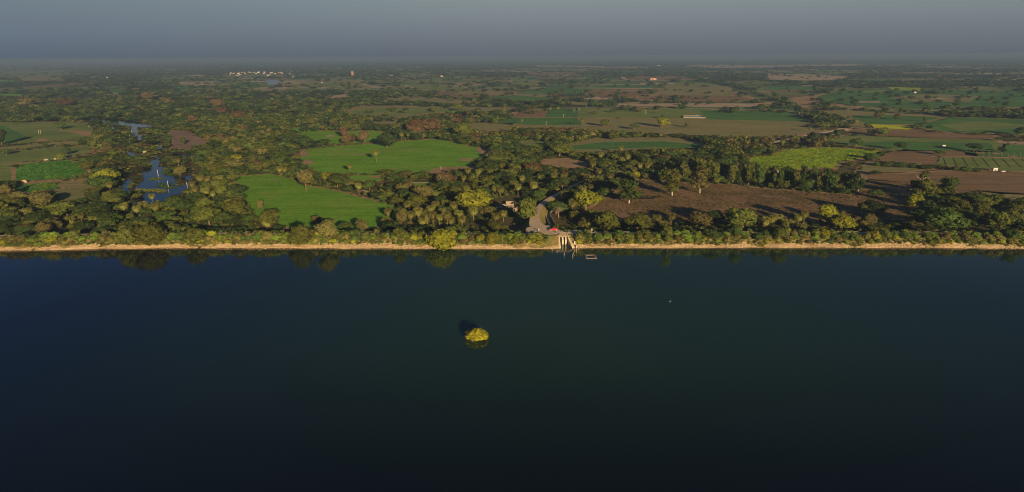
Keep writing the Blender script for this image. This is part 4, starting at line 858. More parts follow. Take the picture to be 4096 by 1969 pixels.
for P, ex in ((cl(ROAD), 4.5), (cl(ROAD2), 9), (cl(CANAL), 3), (cl(TRACK), 2), (cl(TRACK2), 2)):
    for a, b in zip(P, P[1:]): ROADCLEAR.append((a, b, a[3] / 2 + ex))
PAL = np.array([LEAF['olive'], LEAF['dark green'], LEAF['green'], LEAF['yellow-green'], LEAF['reddish brown'], LEAF['khaki']]); NAMES = ['olive', 'dark green', 'green', 'yellow-green', 'reddish brown', 'khaki']
LOD = {}
def lod(form, nq, leaf):
    k = (form, nq)
    if k not in LOD: LOD[k] = [crown(900 + i, form, nq, leaf) for i in range(6)]
    L = min(len(q) for q in LOD[k]); return np.stack([q[:L] for q in LOD[k]])
def haze_tint(y):  # haze painted into the leaf colours: darker and bluer with distance
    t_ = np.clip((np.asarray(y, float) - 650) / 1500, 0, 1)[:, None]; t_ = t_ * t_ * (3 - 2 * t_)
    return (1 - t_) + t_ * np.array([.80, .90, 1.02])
def stuff_mesh(name, parts):
    V = []; Tn = []
    for tpl, x, y, z, wd, ht, col in parts:
        n = len(x)
        if n == 0: continue
        idx = RNG.integers(0, len(tpl), n); a = RNG.uniform(0, 6.28, n); Q = tpl[idx]; ca, sa = np.cos(a)[:, None, None], np.sin(a)[:, None, None]; q = Q.shape[1]
        X = (Q[..., 0] * ca - Q[..., 1] * sa) * wd[:, None, None] + x[:, None, None]; Y = (Q[..., 0] * sa + Q[..., 1] * ca) * wd[:, None, None] + y[:, None, None]
        Z = Q[..., 2] * ht[:, None, None] + z[:, None, None]; V.append(np.stack([X, Y, Z], -1).reshape(-1, 3).astype(np.float32))
        c = col[:, None, None, :] * RNG.uniform(.75, 1.25, (n, 1, 1, 1)) * RNG.uniform(.88, 1.12, (n, q, 1, 1)); Tn.append(np.broadcast_to(c, (n, q, 4, 3)).reshape(-1, 3).astype(np.float32))
    V = np.concatenate(V); Tn = np.concatenate(Tn); nf = len(V) // 4
    return struct(link(name, npmesh(name, V, np.arange(nf * 4).reshape(nf, 4), LMA, None, Tn)), 'stuff')
def pick_col(x, y, X, Y):
    n = vnoise(x, y, 120, 2); r = RNG.random(len(x)) * .85 + n * .5
    idx = np.select([r < .40, r < .70, r < 1.04, r < 1.10, r < 1.12], [2, 1, 0, 5, 3], 4)
    far = Y < 640; idx = np.where(far & (idx == 3), 0, idx)
    return idx
# near belt
x, y = jitter(-1100, 1100, 395, 1300, 6.4); k, X, Y, c = keep_view(x, y, 100); x, y, X, Y, c = x[k], y[k], X[k], Y[k], c[k]
k = (y > shore(x) + 30) & (RNG.random(len(x)) < density(x, y, X, Y)); x, y, X, Y, c = x[k], y[k], X[k], Y[k], c[k]
for ox, oy, r in OCC:
    k = ~((np.abs(x - ox) < r * .8) & (y > oy - max(9, r)) & (y < oy + r * .7)); x, y, X, Y, c = x[k], y[k], X[k], Y[k], c[k]
wd = RNG.gamma(4.2, 1, len(x)) / 4.2 * 8.2 * np.where(y > 900, 1.5, np.where(y > 700, 1.22, 1)); ht = wd * RNG.uniform(.48, .74, len(x)); wd = np.clip(wd, 3.5, 19); ht = np.clip(ht, 2.2, 10.0); ci = pick_col(x, y, X, Y)
lowz = ((y < shore(x) + 75) & (RNG.random(len(x)) < .55)) | ((X > 450) & (X < 800) & (Y > 470) & (Y < 800)); ht = np.where(lowz, ht * .6, ht)
# keep the crowns clear of the open fields, water and palms that the photo shows behind them
for q in (.35, .6, .85):
    cov = at(NOTREE, X, Y - q * ht * F_PX / c) & ~at(WOOD, X, Y); f_ = np.where(cov, .45, 1.0); ht = ht * f_; wd = wd * np.where(cov, .78, 1.0)
k = ~((ht < .7) | ((ht < 1.5) & (RNG.random(len(x)) < .6)))
for ox, oy, hh in PALMS:
    dy = oy - y; blk = (np.abs(x - ox) < 2.6 + wd * .35) & (dy > -2.5) & (dy < 16); k &= ~(blk & (ht > 2.2))
x, y, X, Y, c, wd, ht, ci = x[k], y[k], X[k], Y[k], c[k], wd[k], ht[k], ci[k]
inframe = (X > 10) & (X < 4086)
score = wd * ht / c ** 2 * inframe; order = np.argsort(-score); nind = max(0, 300 - CNT['thorn']); sel = np.zeros(len(x), bool); sel[order[:nind]] = True
for i in np.where(sel)[0]:
    add_tree(float(x[i]), float(y[i]), LAND, float(wd[i]), float(ht[i]), 'flat' if RNG.random() < .5 else 'round', NAMES[ci[i]])
r = ~sel; f = RNG.random(len(x)) < .5
parts = []
for form, kk in (('flat', f), ('round', ~f)):
    nr = y < 800
    a = r & kk & nr; parts.append((lod(form, 240, .15), x[a], y[a], np.full(a.sum(), LAND), wd[a], ht[a], PAL[ci[a]] * haze_tint(y[a])))
    a = r & kk & ~nr; parts.append((lod(form, 120, .20), x[a], y[a], np.full(a.sum(), LAND), wd[a], ht[a], PAL[ci[a]] * haze_tint(y[a])))
print('near trees', len(x), 'individual', nind)
stuff_mesh('woodland', parts)
# undergrowth between the trees
x, y = jitter(-800, 800, 395, 950, 4.0); k, X, Y, c = keep_view(x, y, 80); x, y, X, Y, c = x[k], y[k], X[k], Y[k], c[k]
k = (y > shore(x) + 22) & (RNG.random(len(x)) < density(x, y, X, Y) * np.where((X > 450) & (X < 800) & (Y > 470) & (Y < 810), .5, .8)); x, y, X, Y, c = x[k], y[k], X[k], Y[k], c[k]
zg = np.maximum(LAND, zf(y - shore(x))); wd = RNG.uniform(2.2, 4.4, len(x)); ci = pick_col(x, y, X, Y)
stuff_mesh('undergrowth', [(lod('mound', 40, .3), x, y, zg, wd, wd * RNG.uniform(.3, .6, len(x)), PAL[ci])])
print('undergrowth', len(x))
# middle distance and far woods
P2 = []
for (y0, y1, cell, wl, nq, lf) in ((1300, 2300, 14.5, (11, 25), 110, .21), (2300, 4200, 22, (15, 34), 50, .30), (4200, 8000, 36, (24, 50), 26, .38), (8000, 16000, 70, (50, 100), 22, .4)):
    hx = y1 * .8; x, y = jitter(-hx, hx, y0, y1, cell); k, X, Y, c = keep_view(x, y, 80); x, y, X, Y, c = x[k], y[k], X[k], Y[k], c[k]
    k = RNG.random(len(x)) < density(x, y, X, Y) * (.85 if y0 > 4000 else 1); x, y, X, Y, c = x[k], y[k], X[k], Y[k], c[k]
    wd = RNG.uniform(*wl, len(x)); ht = np.clip(wd * .52, 4.5, 9.5) * RNG.uniform(.6, 1.15, len(x)); ci = pick_col(x, y, X, Y); ci = np.where((ci == 3) | (RNG.random(len(x)) < .18 + .2 * (y0 > 2000)), 1, ci)
    lone = at(NOTREE, X, Y)
    for q in (.4, .8):
        cov = at(NOTREE, X, Y - q * ht * F_PX / c) & (RNG.random(len(x)) < .85) & ~at(WOOD, X, Y) & ~lone; ht = ht * np.where(cov, .4, 1.0); wd = wd * np.where(cov, .75, 1.0)
    k = ht > 1.2; x, y, X, Y, wd, ht, ci = x[k], y[k], X[k], Y[k], wd[k], ht[k], ci[k]
    col = PAL[ci] * haze_tint(y); P2.append((lod('round', nq, lf), x, y, np.full(len(x), LAND), wd, ht, col)); print('far', y0, len(x))
stuff_mesh('distant_woodland', P2)

# ------------------------------------------------------------------ shrubs on the lake slope
SHM = {}; LMS = {k: leafmat('shrub_' + k.replace(' ', '_').replace('-', '_'), tuple(q * 1.25 for q in v)) for k, v in LEAF.items()}
def shrub(x, y, z, wd, ht, colour, desc='bushy'):
    key = (colour, int(RNG.integers(0, 4)))
    if key not in SHM: SHM[key] = quads_mesh('shrub', crown(300 + key[1], 'mound', 420, .13), LMS[colour])
    o = link('shrub', SHM[key], None, (x, y, z - .1), RNG.uniform(0, 6.28)); o.scale = (wd, wd, ht); o['category'] = 'shrub'; o['group'] = 'shrubs along the embankment'
    X, Y, _ = proj(x, y, z); want_label(o, ('broad ' if wd > 5.2 else ('small ' if wd < 3.6 else '')) + f'{colour} shrub', float(X), float(Y))
ns = 0
xs = -300.0
while xs < 300 and ns < 300:
    for d in (4.3, 7.0, 9.8):
        x = xs + RNG.uniform(-1, 1); dd = d + RNG.uniform(-.9, .9)
        if SXC - 8.5 < x < SXC + 9.5 and dd > 0: continue
        if RNG.random() < .06: continue
        X, Y, c = proj(x, shore(x) + dd, 3)
        if not -10 < X < 4106: continue
        wdd = RNG.uniform(4.4, 8.2); n = vnoise(x, 50, 25, 2)
        colr = str(RNG.choice(['bright green', 'green', 'olive', 'khaki', 'yellow-green'], p=[.38, .2, .22, .1, .10] if n > .42 else [.15, .15, .35, .25, .10]))
        if d < 6 and RNG.random() < .35: colr = 'yellow-green' if RNG.random() < .5 else 'khaki'
        if d < 6: wdd *= .72
        shrub(float(x), float(shore(x) + dd), float(zf(dd)), wdd, wdd * RNG.uniform(.40, .55), colr); ns += 1
    xs += 5.75
print('shrubs', ns)
# low growth hugging slope: one mass of grass and creepers
x = RNG.uniform(-330, 330, 5200); d = RNG.choice([0, 1], 5200, p=[.68, .32]); dd = np.where(d == 0, RNG.uniform(3.0, 12.2, 5200), RNG.uniform(17.6, 28, 5200))
k = ~((x > SXC - 8.5) & (x < SXC + 9) & (dd < 12.5)); x, dd = x[k], dd[k]; y = shore(x) + dd; X, Y, c = proj(x, y, 3); wd = RNG.uniform(.9, 2.6, len(x)); wd = np.where(dd > 17, wd * 1.7, wd)
k = ~((dd > 12.4) & (np.abs(X - 2150) < 75)); x, dd, y, X, Y, wd = x[k], dd[k], y[k], X[k], Y[k], wd[k]
ci = RNG.choice([0, 2, 3, 5, 1], len(x), p=[.3, .3, .15, .15, .1])
stuff_mesh('slope_grass', [(lod('mound', 40, .3), x, y, zf(dd) - .1, wd, wd * .55, PAL[ci])])
# weeds creeping down the stones in clumps, and a few right at the waterline
x = RNG.uniform(-330, 330, 5200); dd = RNG.uniform(.2, 4.2, 5200); k = (vnoise(x, 7, 11, 3) > .50 + .06 * (4.2 - dd)) & ~((x > XL - 1) & (x < XRB + 1)); x, dd = x[k], dd[k]; wd = RNG.uniform(.5, 1.7, len(x)); ci = RNG.choice([0, 5, 3, 4], len(x), p=[.3, .35, .2, .15])
stuff_mesh('shore_weeds', [(lod('mound', 40, .3), x, shore(x) + dd, zf(dd) - .05, wd, wd * .5, PAL[ci])])
# loose stones of the beach
x = RNG.uniform(-330, 330, 5200); dd = RNG.uniform(-.6, 4.4, 5200) ; k = ~((x > XL - 1) & (x < XRB + 1)); x, dd = x[k], dd[k]; y = shore(x) + dd
bs = np.array([[-1, -1, -1], [1, -1, -1], [1, 1, -1], [-1, 1, -1], [-.7, -.7, 1], [.7, -.7, 1], [.7, .7, 1], [-.7, .7, 1]]) * .5; bf = np.array([[3, 2, 1, 0], [4, 5, 6, 7], [0, 1, 5, 4], [1, 2, 6, 5], [2, 3, 7, 6], [3, 0, 4, 7]])
n = len(x); a = RNG.uniform(0, 6.28, n); s = RNG.gamma(2, .13, n)[:, None] + .12; sc = RNG.uniform(.6, 1.3, (n, 3)); V = bs[None] * sc[:, None, :] + RNG.normal(0, .07, (n, 8, 3)); V = V * s[:, :, None]
VX = V[..., 0] * np.cos(a)[:, None] - V[..., 1] * np.sin(a)[:, None]; VY = V[..., 0] * np.sin(a)[:, None] + V[..., 1] * np.cos(a)[:, None]
V = np.stack([VX + x[:, None], VY + y[:, None], V[..., 2] * .6 + (zf(dd) + .08)[:, None]], -1).reshape(-1, 3); F = (bf[None] + (np.arange(n) * 8)[:, None, None]).reshape(-1, 4)
struct(link('gravel', npmesh('gravel', V, F, MAT['stone'])), 'stuff')
# fallow tufts, crop texture
def tufts(name, mask_poly, cell, wr, hr, cols, keep=1.0, zz=LAND + .1):
    A = np.zeros((MH, MW), bool); P = [px(*p) for p in mask_poly]; raster(P, A); wp = np.array([W(*p) for p in P])
    x, y = jitter(wp[:, 0].min(), wp[:, 0].max(), wp[:, 1].min(), wp[:, 1].max(), cell); X, Y, c = proj(x, y, LAND)
    k = at(A, X, Y) & (X > -20) & (X < 4120) & (RNG.random(len(x)) < keep * np.clip(vnoise(x, y, 16, 3) * 2.2 - .55, 0, 1)); x, y = x[k], y[k]
    wd = RNG.uniform(*wr, len(x)); ht = RNG.uniform(*hr, len(x)); col = np.array(cols)[RNG.integers(0, len(cols), len(x))]; print(name, len(x))
    return stuff_mesh(name, [(lod('mound', 14, .45), x, y, np.full(len(x), zz), wd, ht, col)])
tufts('dry_grass', [('B2', 850, 600), ('B2', 1250, 300), ('B2', 1900, 345), ('B2', 2535, 395), ('B3', 400, 425), ('B3', 850, 450), ('B3', 1000, 300), ('B3', 1450, 335), ('B3', 1400, 680), ('B3', 0, 690), ('B2', 1300, 660)], 2.2, (1.0, 2.6), (.25, .7), [(.16, .12, .05), (.14, .13, .045), (.11, .12, .035), (.22, .15, .08)])
tufts('mustard_crop', [('B2', 2400, 160), ('B2', 2400, 70), ('T3', 0, 1180), ('T3', 200, 1115), ('T3', 600, 1095), ('T3', 1000, 1130), ('B3', 850, 100), ('B3', 500, 165), ('B3', 0, 170)], 2.6, (1.8, 3.6), (.5, 1.0), [(.30, .42, .03), (.22, .36, .03), (.42, .48, .03), (.14, .26, .03)], 1.6)
tufts('tall_crop', [('B0', 160, 180), ('B0', 400, 128), ('B0', 690, 108), ('B0', 820, 170), ('B0', 700, 280), ('B0', 200, 300)], 2.2, (1.6, 3.0), (.5, 1.1), [(.08, .22, .03), (.06, .18, .03), (.12, .24, .04)], 1.5)
tufts('tall_crop', [('B0', 170, 350), ('B0', 540, 325), ('B0', 590, 378), ('B0', 300, 415), ('B0', 160, 410)], 2.2, (1.6, 3.0), (.5, 1.1), [(.12, .20, .03), (.16, .24, .03), (.10, .17, .04)], 1.5)
tufts('marsh_reeds', [('B0', 1350, 420), ('B0', 1350, 395), ('B0', 1480, 398), ('B0', 1560, 392), ('B0', 1650, 402), ('B0', 1640, 422), ('B0', 1500, 420)], 1.4, (2, 4), (.9, 1.6), [(.16, .15, .04), (.13, .16, .03)], 3)
tufts('marsh_reeds', [('B0', 1640, 200), ('B0', 1700, 235), ('B0', 1700, 265), ('B0', 1590, 230)], 1.8, (2, 4), (.2, .7), [(.10, .17, .03)], 2)
tufts('marsh_reeds', [('B0', 1560, 340), ('B0', 1640, 320), ('B0', 1780, 350), ('B0', 1760, 390), ('B0', 1660, 385), ('B0', 1550, 372)], 1.8, (2, 4), (.2, .6), [(.10, .16, .03)], 1.4)
tufts('marsh_reeds', [('B0', 1475, 285), ('B0', 1600, 275), ('B0', 1610, 295), ('B0', 1480, 305)], 1.4, (2, 4), (.3, .9), [(.12, .15, .03)], 3)

# ------------------------------------------------------------------ roads, canal
def ribbon(name, P, mat, skirt=True, kind='structure', up=0, widen=0):
    pts = cl(P); C = [Vector((a, b, c + up)) for a, b, c, _ in pts]; Wd = [w_ for *_, w_ in pts]; S = []
    for i in range(len(C) - 1):
        p0, p1, p2, p3 = C[max(i - 1, 0)], C[i], C[i + 1], C[min(i + 2, len(C) - 1)]
        for k in range(6):
            t = k / 6; q = .5 * ((2 * p1) + (p2 - p0) * t + (2 * p0 - 5 * p1 + 4 * p2 - p3) * t * t + (3 * p1 - p0 - 3 * p2 + p3) * t ** 3); S.append((q, Wd[i] * (1 - t) + Wd[i + 1] * t + widen))
    S.append((C[-1], Wd[-1] + widen)); V = []; F = []
    for i, (q, w_) in enumerate(S):
        d = (S[min(i + 1, len(S) - 1)][0] - S[max(i - 1, 0)][0]); d.z = 0; d.normalize(); n = Vector((-d.y, d.x, 0)); j = (float(vnoise(q.x, q.y, 6, 2)) - .5) * .8
        a = q + n * (w_ / 2 + j); b = q - n * (w_ / 2 - j); o = 4 * i
        dz = min(max(q.z - LAND, 0) + .8, 7); sl = dz * .8
        V += [(a.x + n.x * sl, a.y + n.y * sl, q.z - dz), tuple(a), tuple(b), (b.x - n.x * sl, b.y - n.y * sl, q.z - dz)]
        if i:
            F += [(o - 4, o, o + 1, o - 3), (o - 3, o + 1, o + 2, o - 2), (o - 2, o + 2, o + 3, o - 1)]
    fm = [1, 0, 1] * (len(S) - 1)
    return struct(link(name, npmesh(name, V, F, [mat, MAT['slope']], fm)), kind)
ribbon('gravel_road', ROAD, MAT['road']); ribbon('dirt_road', ROAD2, MAT['road']); ribbon('track', TRACK, MAT['road2']); ribbon('track', TRACK2, MAT['road2'])
def canal():
    pts = [Vector((a, b, 0)) for a, b, *_ in cl(CANAL)]; V = []; F = []; wl = []; wr = []
    for i, q in enumerate(pts):
        d = (pts[min(i + 1, len(pts) - 1)] - pts[max(i - 1, 0)]).normalized(); n = Vector((-d.y, d.x, 0)); V += [tuple(q + n * 1.6 + Vector((0, 0, LAND + .25))), tuple(q - n * 1.6 + Vector((0, 0, LAND + .25)))]
        wl.append(q + n * 1.8); wr.append(q - n * 1.8)
        if i: F.append((2 * i - 2, 2 * i - 1, 2 * i + 1, 2 * i))
    struct(link('canal_water', npmesh('canal_water', V, F, MAT['canalwater'])))
    r = thing('canal_walls', 'weathered concrete canal side walls bending away beside the gravel road', 'canal wall', (0, 0, 0))
    for L in (wl, wr):
        b = MB()
        for a, c in zip(L, L[1:]):
            m = (a + c) / 2; dd = c - a; b.box((m.x, m.y, LAND + .75), (dd.length + .25, .4, 1.9), math.atan2(dd.y, dd.x))
        b.build('side_wall', MAT['concrete'], r)
canal()
# the widened junction on the crest
def prism(name, pts, z, zb, mat, kind=None):
    pw = [W(*px(*p), z) for p in pts]; pw = rough_poly(pw, 3, .25); n = len(pw)
    if sum(a[0] * b[1] - a[1] * b[0] for a, b in zip(pw, pw[1:] + pw[:1])) < 0: pw = pw[::-1]
    V = [(x, y, z) for x, y in pw] + [(x, y, zb) for x, y in pw]; me = bpy.data.meshes.new(name)
    me.from_pydata(V, [], [tuple(range(n))] + [(i, i + n, (i + 1) % n + n, (i + 1) % n) for i in range(n)]); me.materials.append(mat); me.update()
    return struct(link(name, me))
prism('junction', [('S', 320, 400), ('S', 540, 345), ('S', 830, 350), ('S', 860, 440), ('S', 1740, 452), ('S', 1790, 500), ('S', 1400, 530), ('S', 1230, 505), ('S', 1000, 520), ('S', 900, 548), ('S', 560, 525), ('S', 420, 500), ('S', 300, 450)], 5.2, 0, MAT['road2'])

# ------------------------------------------------------------------ the sluice
SHY = float(shore(SXC)); CX, CY = SXC, SHY
sl_ = thing('sluice', 'old concrete sluice with two pale piers and stepped side walls in the beach', 'sluice', (0, SHY, 0))
xl, xrt, xrb = XL, XRT + .3, XRB + .2
b = MB(); b.box(((xl + xrt) / 2, REC + .15, 1.6), (xrt - xl + 2.2, .5, 6.3)); b.build('headwall', MAT['concrete'], sl_)
b = MB(); b.box(((xl + xrt) / 2, REC + 1.0, 4.95), (xrt - xl + 2.0, 2.4, .35)); b.box(((xl + xrt) / 2, REC - .25, 4.75), (xrt - xl + .8, .45, .5)); b.build('deck', MAT['concrete'], sl_)
b = MB(); b.box(((xl + xrt) / 2, REC + 1.9, 5.4), (4.9, .6, .7), taper=.94); b.build('parapet', MAT['concrete'], sl_)
b = MB()
for i in range(5): b.box(((xl + xrt) / 2 - 2.2 + i * 1.1, REC + 1.05, 5.3), (.55, .6, .35), .1 * i)
b.build('rubble', MAT['stone'], sl_)
for f in (.40, .72):
    b = MB(); x0 = xl + (xrt - xl) * f; b.box((x0, REC - .85, .6), (.95, 1.7, 4.9)); b.box((x0, REC - .35, 3.5), (.75, .8, .9)); b.build('pier', MAT['pale'], sl_)
for f in (.2, .56, .86):
    b = MB(); x0 = xl + (xrt - xl) * f; b.box((x0, REC - .16, 1.5), (.9, .12, 5.2)); b.build('gate_opening', MAT['darkgap'], sl_)
for nm, (ax, ay), (bx, by), n in (('wing_wall', (xl - .1, .1), (xl - .3, REC - .3), 13), ('wing_wall', (xrb, .1), (xrt, REC - .3), 13)):
    b = MB(); L = math.hypot(bx - ax, by - ay); ang = math.atan2(by - ay, bx - ax)
    for i in range(n):
        u = (i + .5) / n; top = .45 + 4.3 * (i + .4) / n; b.box((ax + (bx - ax) * u, ay + (by - ay) * u, (top - 3) / 2 + (0)), (L / n - .01, 1.25, top + 3), ang, 0)
        b.box((ax + (bx - ax) * u - math.cos(ang) * L / n * .3, ay + (by - ay) * u - math.sin(ang) * L / n * .3, top + .03), (L / n * .35, 1.3, .12), ang, 1)
    b.build(nm, [MAT['pale'], MAT['brick']], sl_)
# pillars, posts in the water
def block(lab, X, Yb, hpx, wm, mat='pale', z=None, cat='pillar', name='concrete_pillar'):
    X, Yb = px('S', X, Yb); z = 0 if z is None else z; x, y = W(X, Yb, z); h = hpx * 400 / 2251 / 6.75
    r = thing(name, lab, cat, (x, y, z), .1); b = MB(); b.box((0, 0, h / 2 - .5), (wm, wm, h + 1), taper=.95); b.build('shaft', MAT[mat], r); b = MB(); b.box((0, 0, h + .07), (wm * 1.25, wm * 1.25, .16)); b.build('cap', MAT['concrete'], r)
block('upper of two short square pillars right of the sluice, with a broad foot', 1395, 790, 85, .8, z=1.0); block('lower square pillar standing at the water edge right of the sluice', 1440, 862, 60, .75, z=.1)
for k, (x0, y0, x1, y1, lab) in enumerate([(890, 850, 897, 915, 'reddish post at the beach edge left of the sluice'), (1010, 908, 995, 958, 'leaning post in the water straight below the left stepped wall'), (1175, 968, 1160, 1024, 'leaning post standing in the water between the two wing walls'),
                                           (1366, 962, 1390, 1024, 'post leaning left in the water below the right stepped wall'), (1352, 1012, 1352, 1064, 'upright post with a float farthest out in the water'), (1440, 885, 1436, 956, 'reddish post in the water below the square pillar'), (1515, 832, 1478, 898, 'slanting post at the beach edge right of the sluice')]):
    X, Y = px('S', x1, y1); x, y = W(X, Y, 0); h = (y1 - y0) * 400 / 2251 / 6.7; dx = (x0 - x1) * 400 / 2251 / 7
    r = thing('mooring_post', lab, 'post', (x, y, 0), 0, 'posts in the water by the sluice'); b = MB(); b.tube([(-dx * .4, 0, -.8), (dx * .5, 0, h * .5), (dx, 0, h)], [.17, .16, .14], 8); b.build('shaft', MAT['concrete' if k in (1, 2, 3, 4) else 'wood'], r)
    b = MB(); b.tube([(dx, 0, h), (dx, 0, h + .12)], [.19, .17], 8); b.build('cap', MAT['concrete'], r)
# floating square frame
P = [W(*px('S', *p), .15) for p in ((1620, 1005), (1860, 1003), (1905, 1095), (1660, 1093))]; ctr = np.mean(P, 0)
fr = thing('floating_frame', 'square floating frame of brown planks around open water, right of the sluice', 'raft', (ctr[0], ctr[1], 0))
inn = [ctr + (np.array(p) - ctr) * .66 for p in P]
for i in range(4):
    j = (i + 1) % 4; V = []
    for z in (-.15, .22):
        for p in (P[i], P[j], inn[j], inn[i]): V.append((p[0] - ctr[0], p[1] - ctr[1], z))
    b = MB(); b.add(V, [(3, 2, 1, 0), (4, 5, 6, 7), (0, 1, 5, 4), (1, 2, 6, 5), (2, 3, 7, 6), (3, 0, 4, 7)]); b.build('pontoon', MAT['wood'], fr)

# parapet along the back of the crest road and its end post
x0, y0 = W(*px('S', 1790, 470), 5.2)
b = MB(); xs = np.arange(x0 + 1, 330, 6.0)
for a, c in zip(xs, xs[1:]): b.box(((a + c) / 2, shore((a + c) / 2) + 17.45, 4.95), (6.02, .35, .75), math.atan2(shore(c) - shore(a), 6))
tag(b.build('parapet_wall', MAT['bark'] if False else MAT['oldwall']), 'low concrete parapet running right along the back of the embankment road', 'wall')
r = thing('end_post', 'squat concrete post ending the parapet where the junction widens', 'post', (x0 - .2, y0, 5.2)); b = MB(); b.box((0, 0, .5), (.8, 1.5, 1.2), taper=.9); b.build('shaft', MAT['concrete'], r); b = MB(); b.box((0, 0, 1.2), (.95, 1.6, .18)); b.build('cap', MAT['pale'], r)

# ------------------------------------------------------------------ red pickup
def pickup():
    X, Y = px('S', 925, 462); x, y = W(X, Y, 5.22); r = thing('pickup_truck', 'red pickup truck with white wheel hubs parked across the junction above the sluice', 'pickup', (x, y, 5.22), math.radians(178))
    L, Wd = 5.2, 1.8
    prof = [(-2.6, .45), (-2.6, .98), (-.62, 1.0), (-.62, 1.0), (1.25, 1.0), (2.45, .92), (2.62, .75), (2.62, .42)]
    b = MB(); n = len(prof); V = [(px_, s * Wd / 2, z) for s in (-1, 1) for px_, z in prof]; b.add(V, [tuple(range(n))[::1], tuple(range(n, 2 * n))[::-1]] + [(i, i + n, (i + 1) % n + n, (i + 1) % n) for i in range(n)]); b.build('body', MAT['red'], r)
    b = MB(); cab = [(-.75, 1.0), (-.62, 1.68), (.62, 1.68), (1.25, 1.0)]; V = [(px_, s * (.84 if z < 1.2 else .72), z) for s in (-1, 1) for px_, z in cab]; b.add(V, [(0, 1, 2, 3), (7, 6, 5, 4), (0, 4, 5, 1), (1, 5, 6, 2), (2, 6, 7, 3), (3, 7, 4, 0)]); b.build('cab', MAT['red'], r)
    b = MB(); b.add([(.70, -.66, 1.62), (.70, .66, 1.62), (1.24, .74, 1.06), (1.24, -.74, 1.06)], [(0, 1, 2, 3)]); b.build('windscreen', MAT['glass'], r)
    for s in (-1, 1):
        b = MB(); b.add([(-.55, s * .845, 1.08), (1.0, s * .845, 1.08), (.58, s * .765, 1.58), (-.5, s * .765, 1.58)], [(0, 1, 2, 3) if s < 0 else (3, 2, 1, 0)]); b.build('side_window', MAT['glass'], r)
        b = MB(); b.box((-1.62, s * .86, 1.15), (1.9, .08, .32)); b.build('bed_side', MAT['red'], r)
        b = MB(); b.box((2.6, s * .6, .78), (.08, .35, .16)); b.build('headlight', MAT['white'], r)
    b = MB(); b.box((-1.62, 0, 1.02), (1.85, 1.6, .04)); b.build('load_bed', MAT['rubber'], r)
    b = MB(); b.box((-2.57, 0, 1.15), (.08, 1.7, .32)); b.build('tailgate', MAT['red'], r)
    b = MB(); b.box((2.66, 0, .48), (.12, 1.75, .2)); b.build('bumper', MAT['metal'], r)
    for wx in (-1.6, 1.65):
        for s in (-1, 1):
            b = MB(); b.tube([(wx, s * .70, .38), (wx, s * .94, .38)], .38, 18); wh = b.build('wheel', MAT['rubber'], r); b = MB(); b.tube([(wx, s * .94, .38), (wx, s * .965, .38)], .25, 14); b.build('hub', MAT['hub'], wh)
pickup()
def motorbike():
    X, Y = px('S', 985, 517); x, y = W(X, Y, 5.22); r = thing('motorcycle', 'dark motorcycle parked between the red pickup and the sluice', 'motorcycle', (x, y, 5.22), math.radians(-35))
    for wx in (-.65, .65):
        b = MB(); b.tube([(wx + .3 * math.cos(t * math.pi / 8), 0, .3 + .3 * math.sin(t * math.pi / 8)) for t in range(17)], .05, 6, cap=False); b.build('wheel', MAT['rubber'], r)
    b = MB(); b.tube([(-.65, 0, .3), (-.2, 0, .55), (.3, 0, .7), (.65, 0, .3)], .06, 6); b.box((0, 0, .42), (.4, .25, .3)); b.build('frame', MAT['metal'], r)
    b = MB(); b.ball((.18, 0, .78), (.26, .14, .13)); b.build('fuel_tank', MAT['cloth_dark'], r); b = MB(); b.box((-.35, 0, .78), (.65, .24, .1)); b.build('seat', MAT['rubber'], r)
    b = MB(); b.tube([(.45, -.35, 1.0), (.42, 0, .98), (.45, .35, 1.0)], .025, 6); b.tube([(.42, 0, .98), (.65, 0, .3)], .035, 6); b.build('handlebar', MAT['metal'], r)
motorbike()

